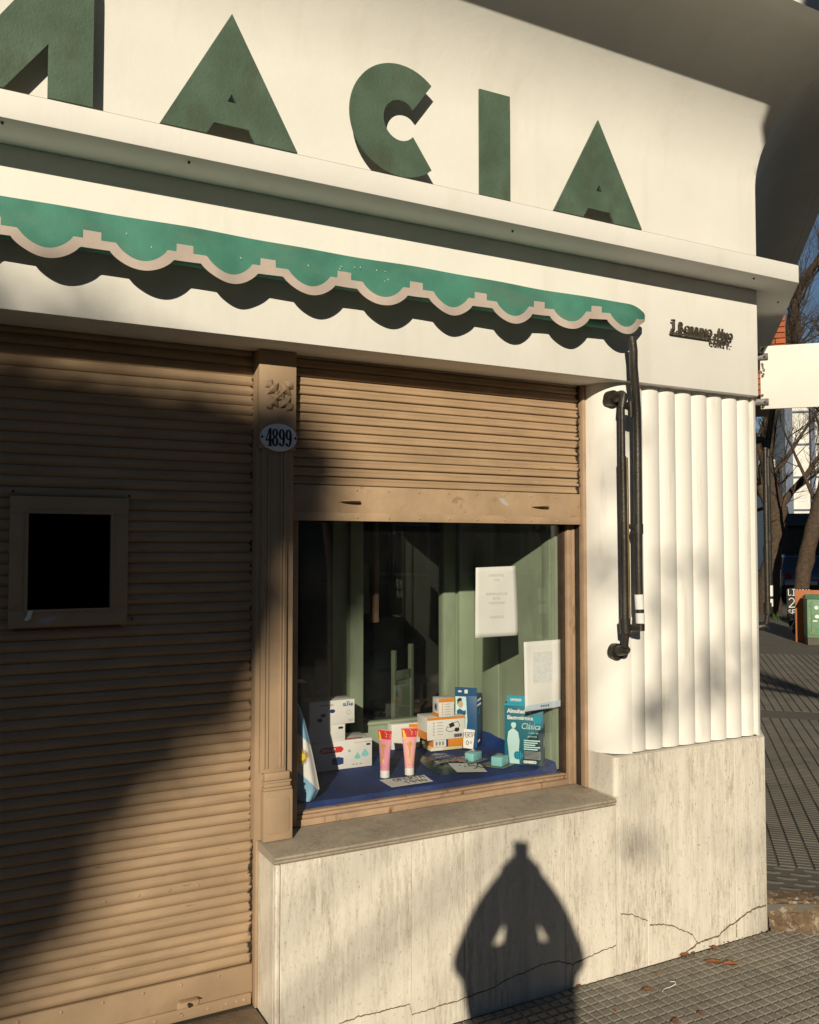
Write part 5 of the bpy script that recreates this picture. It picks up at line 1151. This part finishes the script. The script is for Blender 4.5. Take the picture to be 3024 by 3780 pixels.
pm = MB(); pm.box(-.029, .029, .0165, .0245, 1.553, 1.676)
pm2 = MB()
for v in pm.v: pm2.v.append(bp(v.x, v.y, v.z))
pm2.f = pm.f
single('phone', pm2, PHONE, 'black phone held up in both hands by the photographer', 'phone', bevel=.003)

# leafy trees across the street: their shade lies over the door shutter and dapples the pier
def leaf_tree(label, blobs, foot, Tm, seed, leaf=.13, twig=1.0):
    """blobs: (outline in the x,z of the shop-front plane, leaves, depth) carried back along the sunlight by Tm metres"""
    r = random.Random(seed); cen = []
    lv = MB()
    for poly, count, depth, yp in blobs:
        xs_ = [p[0] for p in poly]; zs_ = [p[1] for p in poly]; n = len(poly); k = 0
        while k < count:
            x, z = r.uniform(min(xs_), max(xs_)), r.uniform(min(zs_), max(zs_)); inside = False
            for i in range(n):
                (x1, z1), (x2, z2) = poly[i], poly[(i+1) % n]
                if (z1 > z) != (z2 > z) and x < (x2-x1)*(z-z1)/(z2-z1)+x1: inside = not inside
            if not inside: continue
            c = Vector((x, yp, z))-SV*(Tm+r.uniform(-depth, depth)); k += 1
            a = Vector((r.gauss(0, 1), r.gauss(0, 1), r.gauss(0, 1))).normalized(); b = a.orthogonal().normalized(); d = a.cross(b); L = leaf*r.uniform(.6, 1.2)
            lv.add([c-b*L*.5, c+d*L*.28, c+b*L*.6, c-d*L*.28], [(0, 1, 2, 3)]); 
            if k % max(4, count//40) == 0: cen.append(c)
    t = thing('leafy_tree', label, 'tree', foot, 'leafy trees across the street')
    lv.build('crown', LEAFD, t)
    tr = MB(); top = sum(cen, Vector())/len(cen); ft_ = Vector(foot)
    fork = ft_.lerp(top, .6); fork.x = ft_.x+(top.x-ft_.x)*.3; fork.y = ft_.y+(top.y-ft_.y)*.3
    tr.tube([ft_, ft_.lerp(fork, .5)+Vector((.08, 0, 0)), fork], [.22, .16, .13], 12)
    for c in cen[::2][:22]: tr.tube([fork, fork.lerp(c, .5)+Vector((0, 0, -.15)), c], [.045*twig, .028*twig, .012*twig], 6)
    tr.build('trunk', BARK, t, smooth=60)
TM = 19.0
main_ = [(-2.4, 2.3), (-.6, 2.26), (.15, 2.17), (.55, 2.15), (.96, 2.10), (1.10, 2.06), (1.25, 1.93), (1.21, 1.77), (1.08, 1.52), (.95, 1.14), (.62, .93), (.44, .63), (.31, .47), (.12, .27), (-.2, -.1), (-1.0, -.5), (-2.4, -.6)]
c0 = Vector((-.5, 2.92, 1.0))-SV*TM
leaf_tree('dense leafy tree across the street shading the shop door', [(main_, 7500, 1.3, 2.92)], (c0.x-1.2, c0.y, 0), TM, 31, leaf=.27)
bl = lambda x, z, a, b: [(x+a*math.cos(2*math.pi*k/10), z+b*math.sin(2*math.pi*k/10)) for k in range(10)]
thin = [(bl(2.75, 1.48, .36, .12), 18, .8, 2.74), (bl(2.95, 1.15, .34, .14), 18, .8, 2.74), (bl(2.50, .56, .10, .15), 8, .8, 2.712), (bl(2.40, 1.55, .10, .12), 10, .8, 2.8),
        (bl(2.62, 1.00, .16, .06), 16, .8, 2.74), (bl(3.05, .40, .22, .10), 3, .8, 2.712), (bl(2.45, 2.0, .08, .3), 9, .8, 2.74), (bl(.2, 2.37, .35, .05), 26, .8, 2.712)]
side_ = [(1.335, 5.4), (1.335, 4.02), (2.0, 4.02), (3.2, 4.1), (3.2, 5.6)]          # leaf screen added out of view to shade the side street cornice
sidew = [([(p+.703*F0, q-.4018*F0) for p, q in side_], 13000, .45, F0)]
c1_ = Vector((2.7, 2.74, 1.3))-SV*(TM-3)
leaf_tree('thin leafy tree across the street dappling the fluted pier', thin, (c0.x-2.6, c0.y+1.5, 0), TM-3, 32, leaf=.12, twig=.25)
leaf_tree('leafy tree on the near pavement behind the photographer', sidew, (3.4, -1.6, 0), 4.2, 33, leaf=.075, twig=.5)
# unseen houses added across the street to cut sky light and darken reflections
def opp_house(label, x0, x1, y, h):
    r = thing('sky_block_house', label, 'building', ((x0+x1)/2, y-4, 0), 'houses across the street')
    MB().box(x0, x1, y-8, y, 0, h).build('wall', OPP, r); MB().box(x0-.2, x1+.2, y-8.2, y+.25, h+.001, h+.35).build('parapet', OPP, r)
    for fl_ in range(int(h//3)):
        for k in range(int((x1-x0)//2.6)):
            x = x0+.9+k*2.6; w2 = MB().box(x-.1, x+1.3, y+.001, y+.06, .7+fl_*3, 2.5+fl_*3).build('window', BLDW, r); MB().box(x, x+1.2, y+.061, y+.07, .8+fl_*3, 2.4+fl_*3).build('pane', GLASSD, w2)
opp_house('tall plain house across the street from the pharmacy', -5.5, 12, -20, 21)
opp_house('second tall plain house across the street, further along', 12.6, 36, -20.5, 24)
opp_house('low plain house across the street on the sunny side', -21.5, -5.8, -24, 6.4)
opp_house('tall plain house at the far left across the street', -52, -22, -20, 22)
